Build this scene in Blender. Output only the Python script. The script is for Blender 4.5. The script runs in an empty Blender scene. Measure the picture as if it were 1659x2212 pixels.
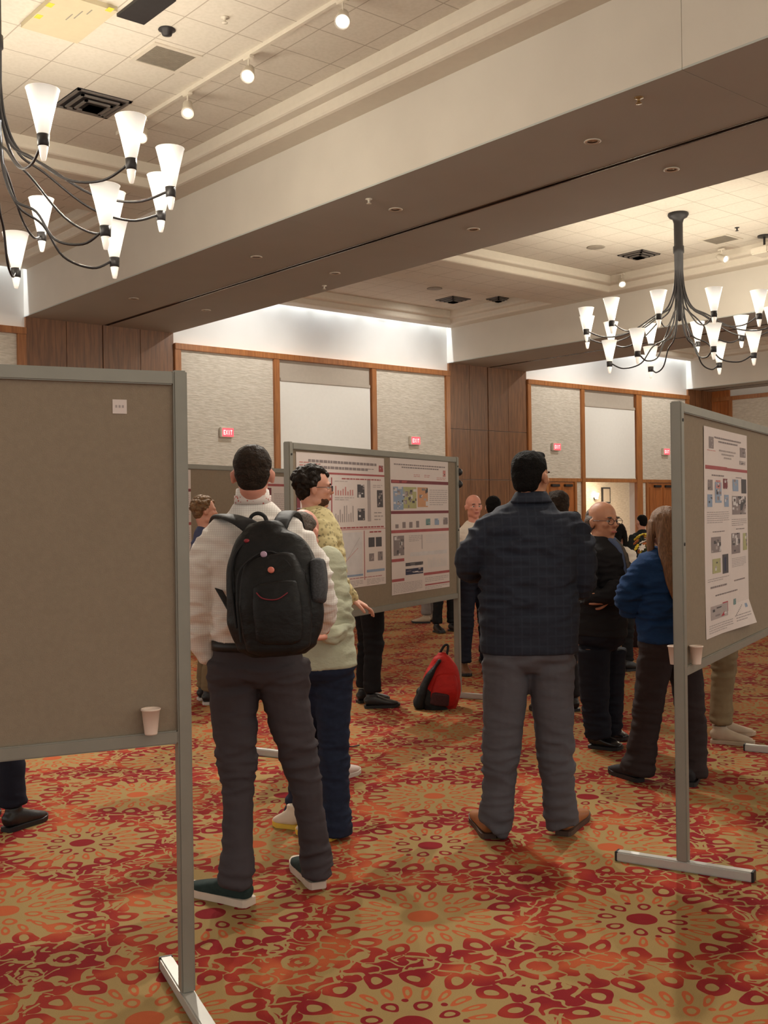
import bpy, bmesh, math, random
from mathutils import Vector, Matrix, noise, Euler
PI = math.pi
C = bpy.context.scene.collection
sc = bpy.context.scene

# ------------------------------------------------------------------ camera
# world axes: x runs across the bays of the ballroom, y runs along the beams, z up; the camera stands at the origin
YAW = math.radians(40.3); ROLL = .014; F = 2330.; EYE = 1.53; CX = 829.5; CY = 1108.
cam = bpy.data.objects.new('camera', bpy.data.cameras.new('camera')); C.objects.link(cam)
cam.matrix_world = Matrix.Translation((0, 0, EYE)) @ Matrix.Rotation(-YAW, 4, 'Z') @ Matrix.Rotation(PI/2, 4, 'X') @ Matrix.Rotation(-ROLL, 4, 'Z')
cam.data.sensor_fit = 'VERTICAL'; cam.data.sensor_height = 36; cam.data.lens = F/2212*36
cam.data.shift_y = 2/2212; cam.data.clip_end = 200
sc.camera = cam

# ------------------------------------------------------------------ world, exposure
w = bpy.data.worlds.new('world'); sc.world = w; w.use_nodes = True
w.node_tree.nodes['Background'].inputs[0].default_value = (1, .965, .87, 1)
w.node_tree.nodes['Background'].inputs[1].default_value = .85
sc.view_settings.view_transform = 'Standard'; sc.view_settings.look = 'None'
sc.view_settings.gamma = 1; sc.view_settings.use_curve_mapping = False
sc.view_settings.exposure = 0.0
BULB_W = 19.0       # each chandelier bulb
SHADE_E = 1.15       # glow of the frosted glass
COVE_W = 230.0       # cove strip above the far wall, per bay
FOYER_W = 170.0

# ------------------------------------------------------------------ helpers
CA, SA = math.cos(YAW), math.sin(YAW)
def W(X, Z, z=0.):                      # plan position seen from the camera: X to its right, Z ahead (metres)
    return Vector((X*CA + Z*SA, -X*SA + Z*CA, z))
def at(px, py, Z):                      # point of the photograph at a known distance ahead
    dx, dy = px-CX, py-CY
    return W((dx-ROLL*dy)/F*Z, Z, EYE-(dy+ROLL*dx)/F*Z)
def vdir(deg):                          # horizontal direction, 0 = away from the camera, 90 = to its right
    t = math.radians(deg); d = W(math.sin(t), math.cos(t)); return Vector((d.x, d.y, 0)).normalized()

def tag(o, label=None, cat=None, group=None, kind=None):
    if label: o['label'] = label
    if cat: o['category'] = cat
    if group: o['group'] = group
    if kind: o['kind'] = kind
    return o
def link(name, me, mat=None, parent=None, loc=None, rot=None):
    o = bpy.data.objects.new(name, me); C.objects.link(o)
    if parent is not None: o.parent = parent
    if loc is not None: o.location = loc
    if rot is not None: o.rotation_euler = rot
    if mat is not None and me is not None:
        for m in (mat if isinstance(mat, (list, tuple)) else [mat]): me.materials.append(m)
    return o
def empty(name, loc=(0, 0, 0), rz=0.):
    o = bpy.data.objects.new(name, None); C.objects.link(o); o.location = loc; o.rotation_euler = (0, 0, rz)
    o.empty_display_size = .1; return o
def fin(bm, name, mat, parent=None, smooth=False, loc=None, rot=None):
    bmesh.ops.recalc_face_normals(bm, faces=bm.faces)
    me = bpy.data.meshes.new(name); bm.to_mesh(me); bm.free()
    if smooth: me.polygons.foreach_set('use_smooth', [True]*len(me.polygons))
    return link(name, me, mat, parent, loc, rot)
def box(bm, x0, x1, y0, y1, z0, z1, mi=0, bev=0):
    vs = [bm.verts.new((x, y, z)) for z in (z0, z1) for y in (y0, y1) for x in (x0, x1)]
    fs = [bm.faces.new([vs[i] for i in q]) for q in ((0, 2, 3, 1), (4, 5, 7, 6), (0, 1, 5, 4), (2, 6, 7, 3), (0, 4, 6, 2), (1, 3, 7, 5))]
    for f_ in fs: f_.material_index = mi
    if bev:
        es = list({e for f_ in fs for e in f_.edges})
        bmesh.ops.bevel(bm, geom=es, offset=bev, segments=2, affect='EDGES')
def bxo(name, mat, x0, x1, y0, y1, z0, z1, parent=None, bev=0, kind=None):
    bm = bmesh.new(); box(bm, x0, x1, y0, y1, z0, z1, 0, bev); o = fin(bm, name, mat, parent)
    if kind: o['kind'] = kind
    return o
def lathe(bm, prof, cx=0, cy=0, seg=24, mi=0, cap=True):
    rings = []
    for r, z in prof:
        rings.append([bm.verts.new((cx+r*math.cos(2*PI*k/seg), cy+r*math.sin(2*PI*k/seg), z)) for k in range(seg)])
    for a_, b_ in zip(rings, rings[1:]):
        for k in range(seg):
            f_ = bm.faces.new((a_[k], a_[(k+1) % seg], b_[(k+1) % seg], b_[k])); f_.material_index = mi
    if cap:
        for rg in (rings[0], rings[-1]):
            try: bm.faces.new(rg).material_index = mi
            except Exception: pass
def catmull(P, n):
    out = []
    for i in range(len(P)-1):
        p0 = P[max(i-1, 0)]; p1 = P[i]; p2 = P[i+1]; p3 = P[min(i+2, len(P)-1)]
        for k in range(n):
            t = k/n; out.append(tuple(.5*((2*b)+(-a+c)*t+(2*a-5*b+4*c-d)*t*t+(-a+3*b-3*c+d)*t**3) for a, b, c, d in zip(p0, p1, p2, p3)))
    out.append(tuple(P[-1])); return out
def tube(bm, secs, side=None, n=6, seg=16, round_ends=True, sq=2.0):
    """secs: list of (point, half width, half depth); side: direction of the width; sq: superellipse power"""
    rows = [tuple(p)+(a, b) for p, a, b in secs]
    rows = catmull(rows, n) if n > 1 else rows
    P = [Vector(r[:3]) for r in rows]; A = [max(r[3], .002) for r in rows]; B = [max(r[4], .002) for r in rows]
    T = []
    for i in range(len(P)):
        t = P[min(i+1, len(P)-1)]-P[max(i-1, 0)]
        T.append(t.normalized() if t.length > 1e-6 else Vector((0, 0, 1)))
    s = Vector(side) if side is not None else None
    if s is None:
        s = Vector((1, 0, 0)) if abs(T[0].x) < .8 else Vector((0, 1, 0))
    rings = []
    def ring(p, t, a, b, s):
        u = (s-t*s.dot(t))
        if u.length < 1e-4: u = t.orthogonal()
        u.normalize(); v = t.cross(u)
        vs = []
        for k in range(seg):
            an = 2*PI*k/seg; c_, s_ = math.cos(an), math.sin(an)
            e = 2/sq
            vs.append(bm.verts.new(p+u*(a*math.copysign(abs(c_)**e, c_))+v*(b*math.copysign(abs(s_)**e, s_))))
        return vs, u
    if round_ends:
        for q in (.25, .75):
            m = math.sqrt(1-(1-q)**2); d = min(A[0], B[0])
            r, _ = ring(P[0]-T[0]*d*(1-q)*.8, T[0], A[0]*m, B[0]*m, s); rings.append(r)
    for i in range(len(P)):
        r, u = ring(P[i], T[i], A[i], B[i], s); rings.append(r)
        if side is None: s = u
    if round_ends:
        for q in (.75, .25):
            m = math.sqrt(1-(1-q)**2); d = min(A[-1], B[-1])
            r, _ = ring(P[-1]+T[-1]*d*(1-q)*.8, T[-1], A[-1]*m, B[-1]*m, s); rings.append(r)
    for a_, b_ in zip(rings, rings[1:]):
        for k in range(seg): bm.faces.new((a_[k], a_[(k+1) % seg], b_[(k+1) % seg], b_[k]))
    bm.faces.new(rings[0][::-1]); bm.faces.new(rings[-1])
def ellip(bm, c, R, U, Fw, a, b, d, seg=16):
    """ellipsoid with half sizes a along R, b along Fw, d along U"""
    m = Matrix((R*a, Fw*b, U*d)).transposed().to_4x4(); m.translation = c
    bmesh.ops.create_uvsphere(bm, u_segments=seg, v_segments=seg//2+2, radius=1, matrix=m)
def evalmesh(bm, voxel=None, smooth=2, fold=None):
    """fuse overlapping closed shells into one continuous surface"""
    bmesh.ops.recalc_face_normals(bm, faces=bm.faces)
    me = bpy.data.meshes.new('tmp'); bm.to_mesh(me); bm.free()
    o = bpy.data.objects.new('tmp', me); C.objects.link(o)
    if voxel:
        m = o.modifiers.new('r', 'REMESH'); m.mode = 'VOXEL'; m.voxel_size = voxel
    if smooth:
        m = o.modifiers.new('s', 'SMOOTH'); m.iterations = smooth; m.factor = .6
    dg = bpy.context.evaluated_depsgraph_get(); dg.update()
    nm = bpy.data.meshes.new_from_object(o.evaluated_get(dg), depsgraph=dg)
    bpy.data.objects.remove(o); bpy.data.meshes.remove(me)
    if fold:
        ns = [v.normal.copy() for v in nm.vertices]
        for v, n_ in zip(nm.vertices, ns): v.co = v.co + n_*fold(v.co)
    nm.polygons.foreach_set('use_smooth', [True]*len(nm.polygons))
    return nm
def shift_mesh(me, loc):
    me.transform(Matrix.Translation(-Vector(loc)))
def joinmesh(ms):
    bm = bmesh.new()
    for m in ms: bm.from_mesh(m); bpy.data.meshes.remove(m)
    me = bpy.data.meshes.new('body'); bm.to_mesh(me); bm.free()
    me.polygons.foreach_set('use_smooth', [True]*len(me.polygons)); return me

# ------------------------------------------------------------------ materials
def srgb(r, g, b):
    f_ = lambda c: (c/255/12.92) if c/255 <= .04045 else ((c/255+.055)/1.055)**2.4
    return (f_(r), f_(g), f_(b), 1)
def newmat(name):
    m = bpy.data.materials.new(name); m.use_nodes = True
    return m, m.node_tree, m.node_tree.nodes['Principled BSDF']
def nd(nt, t, **kw):
    n = nt.nodes.new(t)
    for k, v in kw.items(): setattr(n, k, v)
    return n
def plain(name, col, rough=.6, metal=0, var=.06, scale=12, bump=0., bscale=120, spec=.5, stretch=(1, 1, 1), sheen=0):
    m, nt, bs = newmat(name)
    L = nt.links.new
    tc = nd(nt, 'ShaderNodeTexCoord'); mp = nd(nt, 'ShaderNodeMapping'); mp.inputs['Scale'].default_value = stretch
    L(tc.outputs['Object'], mp.inputs[0])
    nz = nd(nt, 'ShaderNodeTexNoise'); nz.inputs['Scale'].default_value = scale; nz.inputs['Detail'].default_value = 4; L(mp.outputs[0], nz.inputs[0])
    cr = nd(nt, 'ShaderNodeValToRGB')
    cr.color_ramp.elements[0].position = .3; cr.color_ramp.elements[1].position = .7
    cr.color_ramp.elements[0].color = tuple(c*(1-var) for c in col[:3])+(1,); cr.color_ramp.elements[1].color = tuple(min(1, c*(1+var)) for c in col[:3])+(1,)
    L(nz.outputs[0], cr.inputs[0]); L(cr.outputs[0], bs.inputs['Base Color'])
    bs.inputs['Roughness'].default_value = rough; bs.inputs['Metallic'].default_value = metal
    bs.inputs['Specular IOR Level'].default_value = spec
    if sheen: bs.inputs['Sheen Weight'].default_value = sheen
    if bump:
        n2 = nd(nt, 'ShaderNodeTexNoise'); n2.inputs['Scale'].default_value = bscale; n2.inputs['Detail'].default_value = 3; L(mp.outputs[0], n2.inputs[0])
        b_ = nd(nt, 'ShaderNodeBump'); b_.inputs['Strength'].default_value = bump; b_.inputs['Distance'].default_value = .01
        L(n2.outputs[0], b_.inputs['Height']); L(b_.outputs[0], bs.inputs['Normal'])
    return m
def glow(name, col, e, base=(.8, .8, .8, 1)):
    m, nt, bs = newmat(name)
    bs.inputs['Base Color'].default_value = base; bs.inputs['Emission Color'].default_value = col; bs.inputs['Emission Strength'].default_value = e
    return m

class X:                                  # tiny expression wrapper around Math nodes
    nt = None
    def __init__(s, v): s.v = v
    @staticmethod
    def op(o, *a):
        n = X.nt.nodes.new('ShaderNodeMath'); n.operation = o
        for i, q in enumerate(a):
            q = q.v if isinstance(q, X) else q
            if isinstance(q, (int, float)): n.inputs[i].default_value = q
            else: X.nt.links.new(q, n.inputs[i])
        return X(n.outputs[0])
    def __add__(s, o): return X.op('ADD', s, o)
    def __sub__(s, o): return X.op('SUBTRACT', s, o)
    def __rsub__(s, o): return X.op('SUBTRACT', o, s)
    def __mul__(s, o): return X.op('MULTIPLY', s, o)
    def __truediv__(s, o): return X.op('DIVIDE', s, o)
    __radd__ = __add__; __rmul__ = __mul__
def xf(o): return lambda *a: X.op(o, *a)
xabs, xfloor, xmod, xsqrt, xsin, xcos, xmax, xmin, xlt, xgt, xatan2, xfract = map(xf, ('ABSOLUTE', 'FLOOR', 'FLOORED_MODULO', 'SQRT', 'SINE', 'COSINE', 'MAXIMUM', 'MINIMUM', 'LESS_THAN', 'GREATER_THAN', 'ARCTAN2', 'FRACT'))
def mixc(nt, fac, a, b):
    n = nd(nt, 'ShaderNodeMix', data_type='RGBA')
    nt.links.new(fac.v if isinstance(fac, X) else fac, n.inputs[0])
    for i, q in ((6, a), (7, b)):
        if isinstance(q, tuple): n.inputs[i].default_value = q
        else: nt.links.new(q, n.inputs[i])
    return n.outputs[2]

def carpet_material():
    m, nt, bs = newmat('carpet'); X.nt = nt; L = nt.links.new
    tc = nd(nt, 'ShaderNodeTexCoord'); sp = nd(nt, 'ShaderNodeSeparateXYZ')
    # slight wobble so that the woven curves are not perfect
    nz = nd(nt, 'ShaderNodeTexNoise'); nz.inputs['Scale'].default_value = 9; L(tc.outputs['Object'], nz.inputs[0])
    va = nd(nt, 'ShaderNodeVectorMath', operation='MULTIPLY_ADD'); L(nz.outputs['Color'], va.inputs[0])
    va.inputs[1].default_value = (.022, .022, 0); L(tc.outputs['Object'], va.inputs[2]); L(va.outputs[0], sp.inputs[0])
    x, y = X(sp.outputs[0])-.011, X(sp.outputs[1])-.011
    an = -YAW-math.radians(4.1)           # pattern rows lie on the diagonal of the room
    c, s = math.cos(an), math.sin(an)
    SP, SQ = .817, .868
    o = W(.127, 4.086); p0 = o.x*c+o.y*s; q0 = -o.x*s+o.y*c
    p = (x*c+y*s-p0)/SP+.5; q = (x*(-s)+y*c-q0)/SQ+.5
    i, j = xfloor(p), xfloor(q)
    u = (p-i-.5)*SP; v = (q-j-.5)*SQ
    par = xmod(i+j, 2.0)
    r_c = xsqrt(u*u+v*v); th_c = xatan2(v, u)
    nw = nd(nt, 'ShaderNodeTexNoise'); nw.inputs['Scale'].default_value = 8; nw.inputs['Detail'].default_value = 1; L(tc.outputs['Object'], nw.inputs[0])
    sw = nd(nt, 'ShaderNodeSeparateColor'); L(nw.outputs['Color'], sw.inputs[0])
    uw = u+(X(sw.outputs[0])-.5)*.07; vw = v+(X(sw.outputs[1])-.5)*.07
    r_w = xsqrt(uw*uw+vw*vw); th_w = xatan2(vw, uw)
    r, th = r_c, th_c
    def petals(n, r0, hr, hw, hole=0., ph=0.):
        # n oval petals round the centre at radius r0, half length hr, half width hw
        k = 2*PI/n
        a = xmod(th+ph+k/2, k)-k/2
        t = a*r0/hw; rr = (r-r0)/hr
        d = xsqrt(t*t+rr*rr)
        o_ = xlt(d, 1.0)
        if hole: o_ = o_*xgt(d, hole)
        return o_
    disc = xlt(r, .058)
    ring1 = petals(8, .128, .036, .026, .55, .2)
    dots = petals(8, .165, .012, .012, 0, .59)
    rays = petals(22, .218, .046, .016, .45)
    r, th = r_w, th_w
    ring2 = petals(15, .325, .060, .046, .45, .1)
    ring3 = petals(15, .385, .036, .040, .25, .31)*0.0+petals(15, .372, .030, .036, 0, .31)
    # meandering loops fill the field between the rosettes
    nb_ = nd(nt, 'ShaderNodeTexNoise'); nb_.inputs['Scale'].default_value = 17; nb_.inputs['Detail'].default_value = 0; L(tc.outputs['Object'], nb_.inputs[0])
    vb = nd(nt, 'ShaderNodeVectorMath', operation='MULTIPLY_ADD'); L(nb_.outputs['Color'], vb.inputs[0]); vb.inputs[1].default_value = (.11, .11, 0); L(tc.outputs['Object'], vb.inputs[2])
    fl = nd(nt, 'ShaderNodeVectorMath', operation='MULTIPLY'); L(vb.outputs[0], fl.inputs[0]); fl.inputs[1].default_value = (1, 1, 0)
    vo = nd(nt, 'ShaderNodeTexVoronoi', feature='F1'); vo.inputs['Scale'].default_value = 11; vo.inputs['Randomness'].default_value = .7
    ve = nd(nt, 'ShaderNodeTexVoronoi', feature='DISTANCE_TO_EDGE'); ve.inputs['Scale'].default_value = 11; ve.inputs['Randomness'].default_value = .7
    L(fl.outputs[0], vo.inputs[0]); L(fl.outputs[0], ve.inputs[0]); d1 = X(vo.outputs['Distance'])
    loops = xgt(X(ve.outputs['Distance']), .070)*xmax(xgt(d1, .185), xlt(d1, .07))
    fld = xgt(r, .372)
    red = xmax(xmax(ring2, ring3), loops*fld)
    # mirrored accent petals on the cell diagonals
    uu = (xabs(u)-SP/2); vv = (xabs(v)-SQ/2); r2 = xsqrt(uu*uu+vv*vv)
    acc = xlt(xabs(r2-.085), .018)
    acc2 = xlt(r2, .035)
    red = xmax(red, xmax(acc*xlt(xabs(xsin(xatan2(vv, uu)*3.)), .92), acc2*xgt(r2, .015)))
    gapz = xlt(xabs(r2-.055), .011)
    gl = xlt(xabs(r_w-.388), .007)*xgt(xsin(th_w*11.), .2)
    red = red*(1-gapz)*(1-gl)
    K = srgb(160, 134, 88); K2 = srgb(150, 122, 74)
    R1 = srgb(154, 52, 40); R2 = srgb(132, 33, 38); O1 = srgb(182, 92, 56)
    n2 = nd(nt, 'ShaderNodeTexNoise'); n2.inputs['Scale'].default_value = 3.2; L(tc.outputs['Object'], n2.inputs[0])
    cr = nd(nt, 'ShaderNodeValToRGB'); cr.color_ramp.elements[0].position = .42; cr.color_ramp.elements[1].position = .66
    cr.color_ramp.elements[0].color = R2; cr.color_ramp.elements[1].color = R1
    e = cr.color_ramp.elements.new(.54); e.color = R1
    cr.color_ramp.elements[2].color = O1
    L(n2.outputs[0], cr.inputs[0])
    col = mixc(nt, red, K, cr.outputs[0])
    col = mixc(nt, rays, col, O1)
    inner = mixc(nt, par, O1, R2)
    col = mixc(nt, xmax(disc, xmax(ring1, dots)), col, inner)
    # pile grain
    n3 = nd(nt, 'ShaderNodeTexNoise'); n3.inputs['Scale'].default_value = 260; L(tc.outputs['Object'], n3.inputs[0])
    mm = nd(nt, 'ShaderNodeMix', data_type='RGBA', blend_type='MULTIPLY'); mm.inputs[0].default_value = .25
    L(col, mm.inputs[6]); L(n3.outputs[0], mm.inputs[7])
    br = nd(nt, 'ShaderNodeBrightContrast'); br.inputs[1].default_value = 0.0; L(mm.outputs[2], br.inputs[0])
    L(br.outputs[0], bs.inputs['Base Color'])
    bs.inputs['Roughness'].default_value = .95; bs.inputs['Specular IOR Level'].default_value = .1
    b_ = nd(nt, 'ShaderNodeBump'); b_.inputs['Strength'].default_value = .3; b_.inputs['Distance'].default_value = .004
    L(n3.outputs[0], b_.inputs['Height']); L(b_.outputs[0], bs.inputs['Normal'])
    return m
def tile_material():
    m, nt, bs = newmat('ceiling_tile'); X.nt = nt; L = nt.links.new
    tc = nd(nt, 'ShaderNodeTexCoord'); sp = nd(nt, 'ShaderNodeSeparateXYZ'); L(tc.outputs['Object'], sp.inputs[0])
    x = xmod(X(sp.outputs[0])-4.915+.305, .61)-.305; y = xmod(X(sp.outputs[1])-10.71+.305, .61)-.305
    g = xlt(xmin(xabs(x), xabs(y)), .007)
    nz = nd(nt, 'ShaderNodeTexNoise'); nz.inputs['Scale'].default_value = 25; nz.inputs['Detail'].default_value = 6; L(tc.outputs['Object'], nz.inputs[0])
    cr = nd(nt, 'ShaderNodeValToRGB'); cr.color_ramp.elements[0].position = .35; cr.color_ramp.elements[1].position = .6
    cr.color_ramp.elements[0].color = srgb(212, 205, 192); cr.color_ramp.elements[1].color = srgb(218, 211, 199); L(nz.outputs[0], cr.inputs[0])
    L(mixc(nt, g, cr.outputs[0], srgb(176, 166, 152)), bs.inputs['Base Color']); bs.inputs['Roughness'].default_value = .95
    return m
def wood_material(name, dark, light, rough=.35):
    m, nt, bs = newmat(name); L = nt.links.new
    tc = nd(nt, 'ShaderNodeTexCoord'); mp = nd(nt, 'ShaderNodeMapping'); mp.inputs['Scale'].default_value = (9, 9, .6); L(tc.outputs['Object'], mp.inputs[0])
    nz = nd(nt, 'ShaderNodeTexNoise'); nz.inputs['Scale'].default_value = 3; nz.inputs['Detail'].default_value = 7; nz.inputs['Distortion'].default_value = .6; L(mp.outputs[0], nz.inputs[0])
    cr = nd(nt, 'ShaderNodeValToRGB'); cr.color_ramp.elements[0].position = .35; cr.color_ramp.elements[1].position = .65
    cr.color_ramp.elements[0].color = dark; cr.color_ramp.elements[1].color = light; L(nz.outputs[0], cr.inputs[0]); L(cr.outputs[0], bs.inputs['Base Color'])
    bs.inputs['Roughness'].default_value = rough
    return m
def wallcloth_material():
    m, nt, bs = newmat('wall_cloth'); L = nt.links.new
    tc = nd(nt, 'ShaderNodeTexCoord'); mp = nd(nt, 'ShaderNodeMapping'); mp.inputs['Scale'].default_value = (2, 2, 14); L(tc.outputs['Object'], mp.inputs[0])
    nz = nd(nt, 'ShaderNodeTexNoise'); nz.inputs['Scale'].default_value = 3.5; nz.inputs['Detail'].default_value = 8; L(mp.outputs[0], nz.inputs[0])
    cr = nd(nt, 'ShaderNodeValToRGB'); cr.color_ramp.elements[0].position = .35; cr.color_ramp.elements[1].position = .68
    cr.color_ramp.elements[0].color = srgb(202, 194, 180); cr.color_ramp.elements[1].color = srgb(226, 219, 207); L(nz.outputs[0], cr.inputs[0]); L(cr.outputs[0], bs.inputs['Base Color'])
    bs.inputs['Roughness'].default_value = .9
    b_ = nd(nt, 'ShaderNodeBump'); b_.inputs['Strength'].default_value = .5; b_.inputs['Distance'].default_value = .03; L(nz.outputs[0], b_.inputs['Height']); L(b_.outputs[0], bs.inputs['Normal'])
    return m
M = {}
M['carpet'] = carpet_material(); M['tile'] = tile_material()
M['paint'] = plain('painted_plaster', srgb(214, 208, 198), .85, var=.02, scale=2)
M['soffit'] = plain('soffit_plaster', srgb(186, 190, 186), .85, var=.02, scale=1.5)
M['white_paint'] = plain('white_plaster', srgb(226, 226, 224), .9, var=.03, scale=1.2)
M['crown'] = plain('crown_plaster', srgb(216, 208, 194), .8, var=.02)
M['wood'] = wood_material('walnut_panel', srgb(106, 70, 46), srgb(136, 92, 60))
M['trimwood'] = wood_material('cherry_trim', srgb(150, 94, 52), srgb(178, 118, 68), .3)
M['doorwood'] = wood_material('door_wood', srgb(150, 88, 44), srgb(182, 112, 60), .3)
M['cloth'] = wallcloth_material()
M['screen'] = plain('screen_fabric', srgb(238, 237, 232), .8, var=.015)
M['recess'] = plain('recess_plaster', srgb(186, 176, 164), .9, var=.03)
M['dark'] = plain('dark_metal', srgb(48, 46, 48), .45, .3, var=.1)
M['blackp'] = plain('black_plastic', srgb(24, 24, 26), .5, var=.1)
M['track'] = plain('track_metal', srgb(120, 110, 106), .25, .9, var=.3, scale=.8)
M['whitemetal'] = plain('white_metal', srgb(214, 206, 192), .5, var=.03)
M['grille'] = plain('grille_metal', srgb(150, 142, 130), .6, var=.1)
M['ventd'] = plain('vent_metal', srgb(112, 106, 102), .5, var=.1)
M['alu'] = plain('anodised_frame', srgb(140, 137, 127), .42, .25, var=.04)
M['alufoot'] = plain('bright_foot', srgb(188, 186, 180), .4, .3, var=.04)
M['board'] = plain('board_fabric', srgb(143, 128, 110), .95, var=.05, scale=60, bump=.35, bscale=500)
M['paper'] = plain('paper', srgb(216, 203, 198), .7, var=.015)
M['cup'] = plain('paper_cup', srgb(232, 212, 198), .6, var=.02)
M['glassf'] = None

# ------------------------------------------------------------------ the room
B0, ZS, ZL, ZC, ZT = 20.0, 5.34, 6.22, 6.53, 5.13
YN = -5.0
R0, R1, R2, R3, R4, R5, R6 = -.6, 8.07, 11.23, 19.15, 22.08, 29.7, 31.1
bm = bmesh.new(); box(bm, -12, 34, -8, 23.5, -.1, 0); fin(bm, 'floor', M['carpet'])['kind'] = 'structure'
# main wall at the far end
def wall_piece(name, mat, r0, r1, z0, z1, y0=B0, y1=B0+.25, kind='structure'):
    return bxo(name, mat, r0, r1, y0, y1, z0, z1, kind=kind)
bm = bmesh.new()
box(bm, -2, 24.55, B0, B0+.25, 0, 7.3); box(bm, 27.0, 32, B0, B0+.25, 0, 7.3); box(bm, 24.55, 27.0, B0, B0+.25, 2.36, 7.3)
fin(bm, 'wall_back', M['white_paint'])['kind'] = 'structure'
bm = bmesh.new(); box(bm, R6, R6+.2, 2, B0+.25, 0, 7)
fin(bm, 'wall_right', M['white_paint'])['kind'] = 'structure'
tn = [0]
def trim(mat, *a, bev=.008):
    tn[0] += 1; return bxo('trim_%d' % tn[0], M[mat], *a, bev=bev, kind='structure')
# cloth panels (projecting a little), between wood strips
def cloth(r0, r1, z0=.0, z1=5.0):
    wall_piece('wall_back_panel', M['cloth'], r0, r1, z0, z1, B0-.05, B0+.0)
for r0, r1 in ((-2, 7.9), (11.36, 13.72), (16.70, 19.0), (22.22, 24.35), (27.2, 29.6)):
    if r0 > 20: cloth(r0, r1, 2.44)
    else: cloth(r0, r1)
for r0, r1 in ((22.22, 22.9), (24.05, 24.35), (27.2, 27.5), (29.0, 29.6)): cloth(r0, r1, 0, 2.34)
for r0, r1, zt in ((13.87, 16.55, 0), (24.5, 26.92, 2.44)):
    wall_piece('wall_back_recess', M['recess'], r0, r1, zt, 5.0, B0-.02, B0)
# horizontal top rail and the vertical strips
for r0, r1 in ((-2, 8.07), (11.23, 19.15), (22.08, 29.7)): trim('trimwood', r0, r1, B0-.13, B0, 5.0, ZT)
for r0, r1 in ((7.9, 8.07), (11.23, 11.38), (13.72, 13.87), (16.55, 16.70), (19.0, 19.15), (22.08, 22.22), (24.35, 24.5), (26.92, 27.2), (29.55, 29.7)):
    trim('trimwood', r0, r1, B0-.11, B0, 0, 5.0)
trim('trimwood', 22.22, 29.55, B0-.09, B0, 2.34, 2.44)
trim('trimwood', 22.80, 22.9, B0-.10, B0, 0, 2.34); trim('trimwood', 24.02, 24.12, B0-.10, B0, 0, 2.34)
trim('trimwood', 27.40, 27.5, B0-.10, B0, 0, 2.34); trim('trimwood', 28.98, 29.08, B0-.10, B0, 0, 2.34)
# wooden pilasters under the beams: boards with dark joints
def pilaster(r0, r1, mid):
    n = 4; xs = [r0, r0+(mid-r0)*.5, mid-.06, mid+.06, mid+(r1-mid)*.5, r1]
    bm = bmesh.new()
    for (z0, z1) in ((0, 2.36), (2.372, 3.66), (3.672, ZS)):
        for a_, b_ in zip(xs, xs[1:]):
            box(bm, a_+.006, b_-.006, B0-.06-(.02 if b_-a_ < .2 else 0), B0, z0, z1)
    fin(bm, 'wall_back_pilaster', M['wood'])['kind'] = 'structure'
pilaster(8.07, 11.23, 9.70); pilaster(19.15, 22.08, 20.62); pilaster(29.7, 31.1, 30.5)
# side wall on the right
bm = bmesh.new(); box(bm, R6-.06, R6, 19.3, B0-.06, 0, ZS); fin(bm, 'wall_right_pilaster', M['doorwood'])['kind'] = 'structure'
bm = bmesh.new(); box(bm, R6-.05, R6, 3, 19.2, 0, 5.0); fin(bm, 'wall_right_panel', M['cloth'])['kind'] = 'structure'
trim('trimwood', R6-.12, R6, 3, B0-.07, 5.0, ZT); trim('trimwood', R6-.11, R6, 19.2, 19.3, 0, 5.0)
# doors
def door(n, r0, r1):
    d = bxo('door_%d' % n, M['doorwood'], r0, r1, B0-.06, B0-.005, .01, 2.33, bev=.004, kind='structure')
    m_ = (r0+r1)/2
    bm = bmesh.new()
    for x0, x1 in ((r0+.08, m_-.03), (m_+.03, r1-.08)):
        for z0, z1 in ((.15, 1.0), (1.15, 2.2)): box(bm, x0, x1, B0-.075, B0-.06, z0, z1, 0, .004)
    fin(bm, 'door_panel', M['doorwood'], d)
    for s in (-1, 1):
        bm = bmesh.new(); box(bm, m_+s*.28-.22, m_+s*.28+.22, B0-.12, B0-.075, .98, 1.03, 0, .004); fin(bm, 'push_bar', M['dark'], d)
        bm = bmesh.new(); box(bm, m_+s*.28-.16, m_+s*.28+.16, B0-.13, B0-.06, 2.2, 2.27, 0, .004); fin(bm, 'door_closer', M['dark'], d)
door(1, 22.9, 24.02); door(2, 27.5, 28.98)
# foyer seen through the opening
bxo('wall_foyer', M['cloth'], 22.5, 34, 23.3, 23.5, 0, 3.0, kind='structure')
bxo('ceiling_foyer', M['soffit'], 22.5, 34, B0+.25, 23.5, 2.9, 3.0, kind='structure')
# beams with the running partition track
def beam(name, r0, r1, gap, y1=B0, fascia='paint'):
    bm = bmesh.new()
    for a_, b_ in ((r0, gap-.045), (gap+.045, r1)):
        for y0_, y1_ in ((YN, 5.43), (5.436, 11.4), (11.406, y1)):
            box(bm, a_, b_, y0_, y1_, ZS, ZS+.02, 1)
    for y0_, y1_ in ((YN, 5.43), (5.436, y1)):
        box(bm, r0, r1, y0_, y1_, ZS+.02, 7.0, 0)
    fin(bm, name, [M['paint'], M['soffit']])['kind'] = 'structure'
    bm = bmesh.new(); box(bm, gap-.05, gap-.03, YN, y1, ZS-.004, ZS+.10); box(bm, gap+.03, gap+.05, YN, y1, ZS-.004, ZS+.10); box(bm, gap-.05, gap+.05, YN, y1, ZS+.015, ZS+.019)
    o = fin(bm, 'trim_track', M['track']); o['kind'] = 'structure'
beam('ceiling_beam_left', R1, R2, 9.70); beam('ceiling_beam_middle', R3, R4, 20.62); beam('ceiling_beam_right', R5, R6, 30.4)
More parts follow.
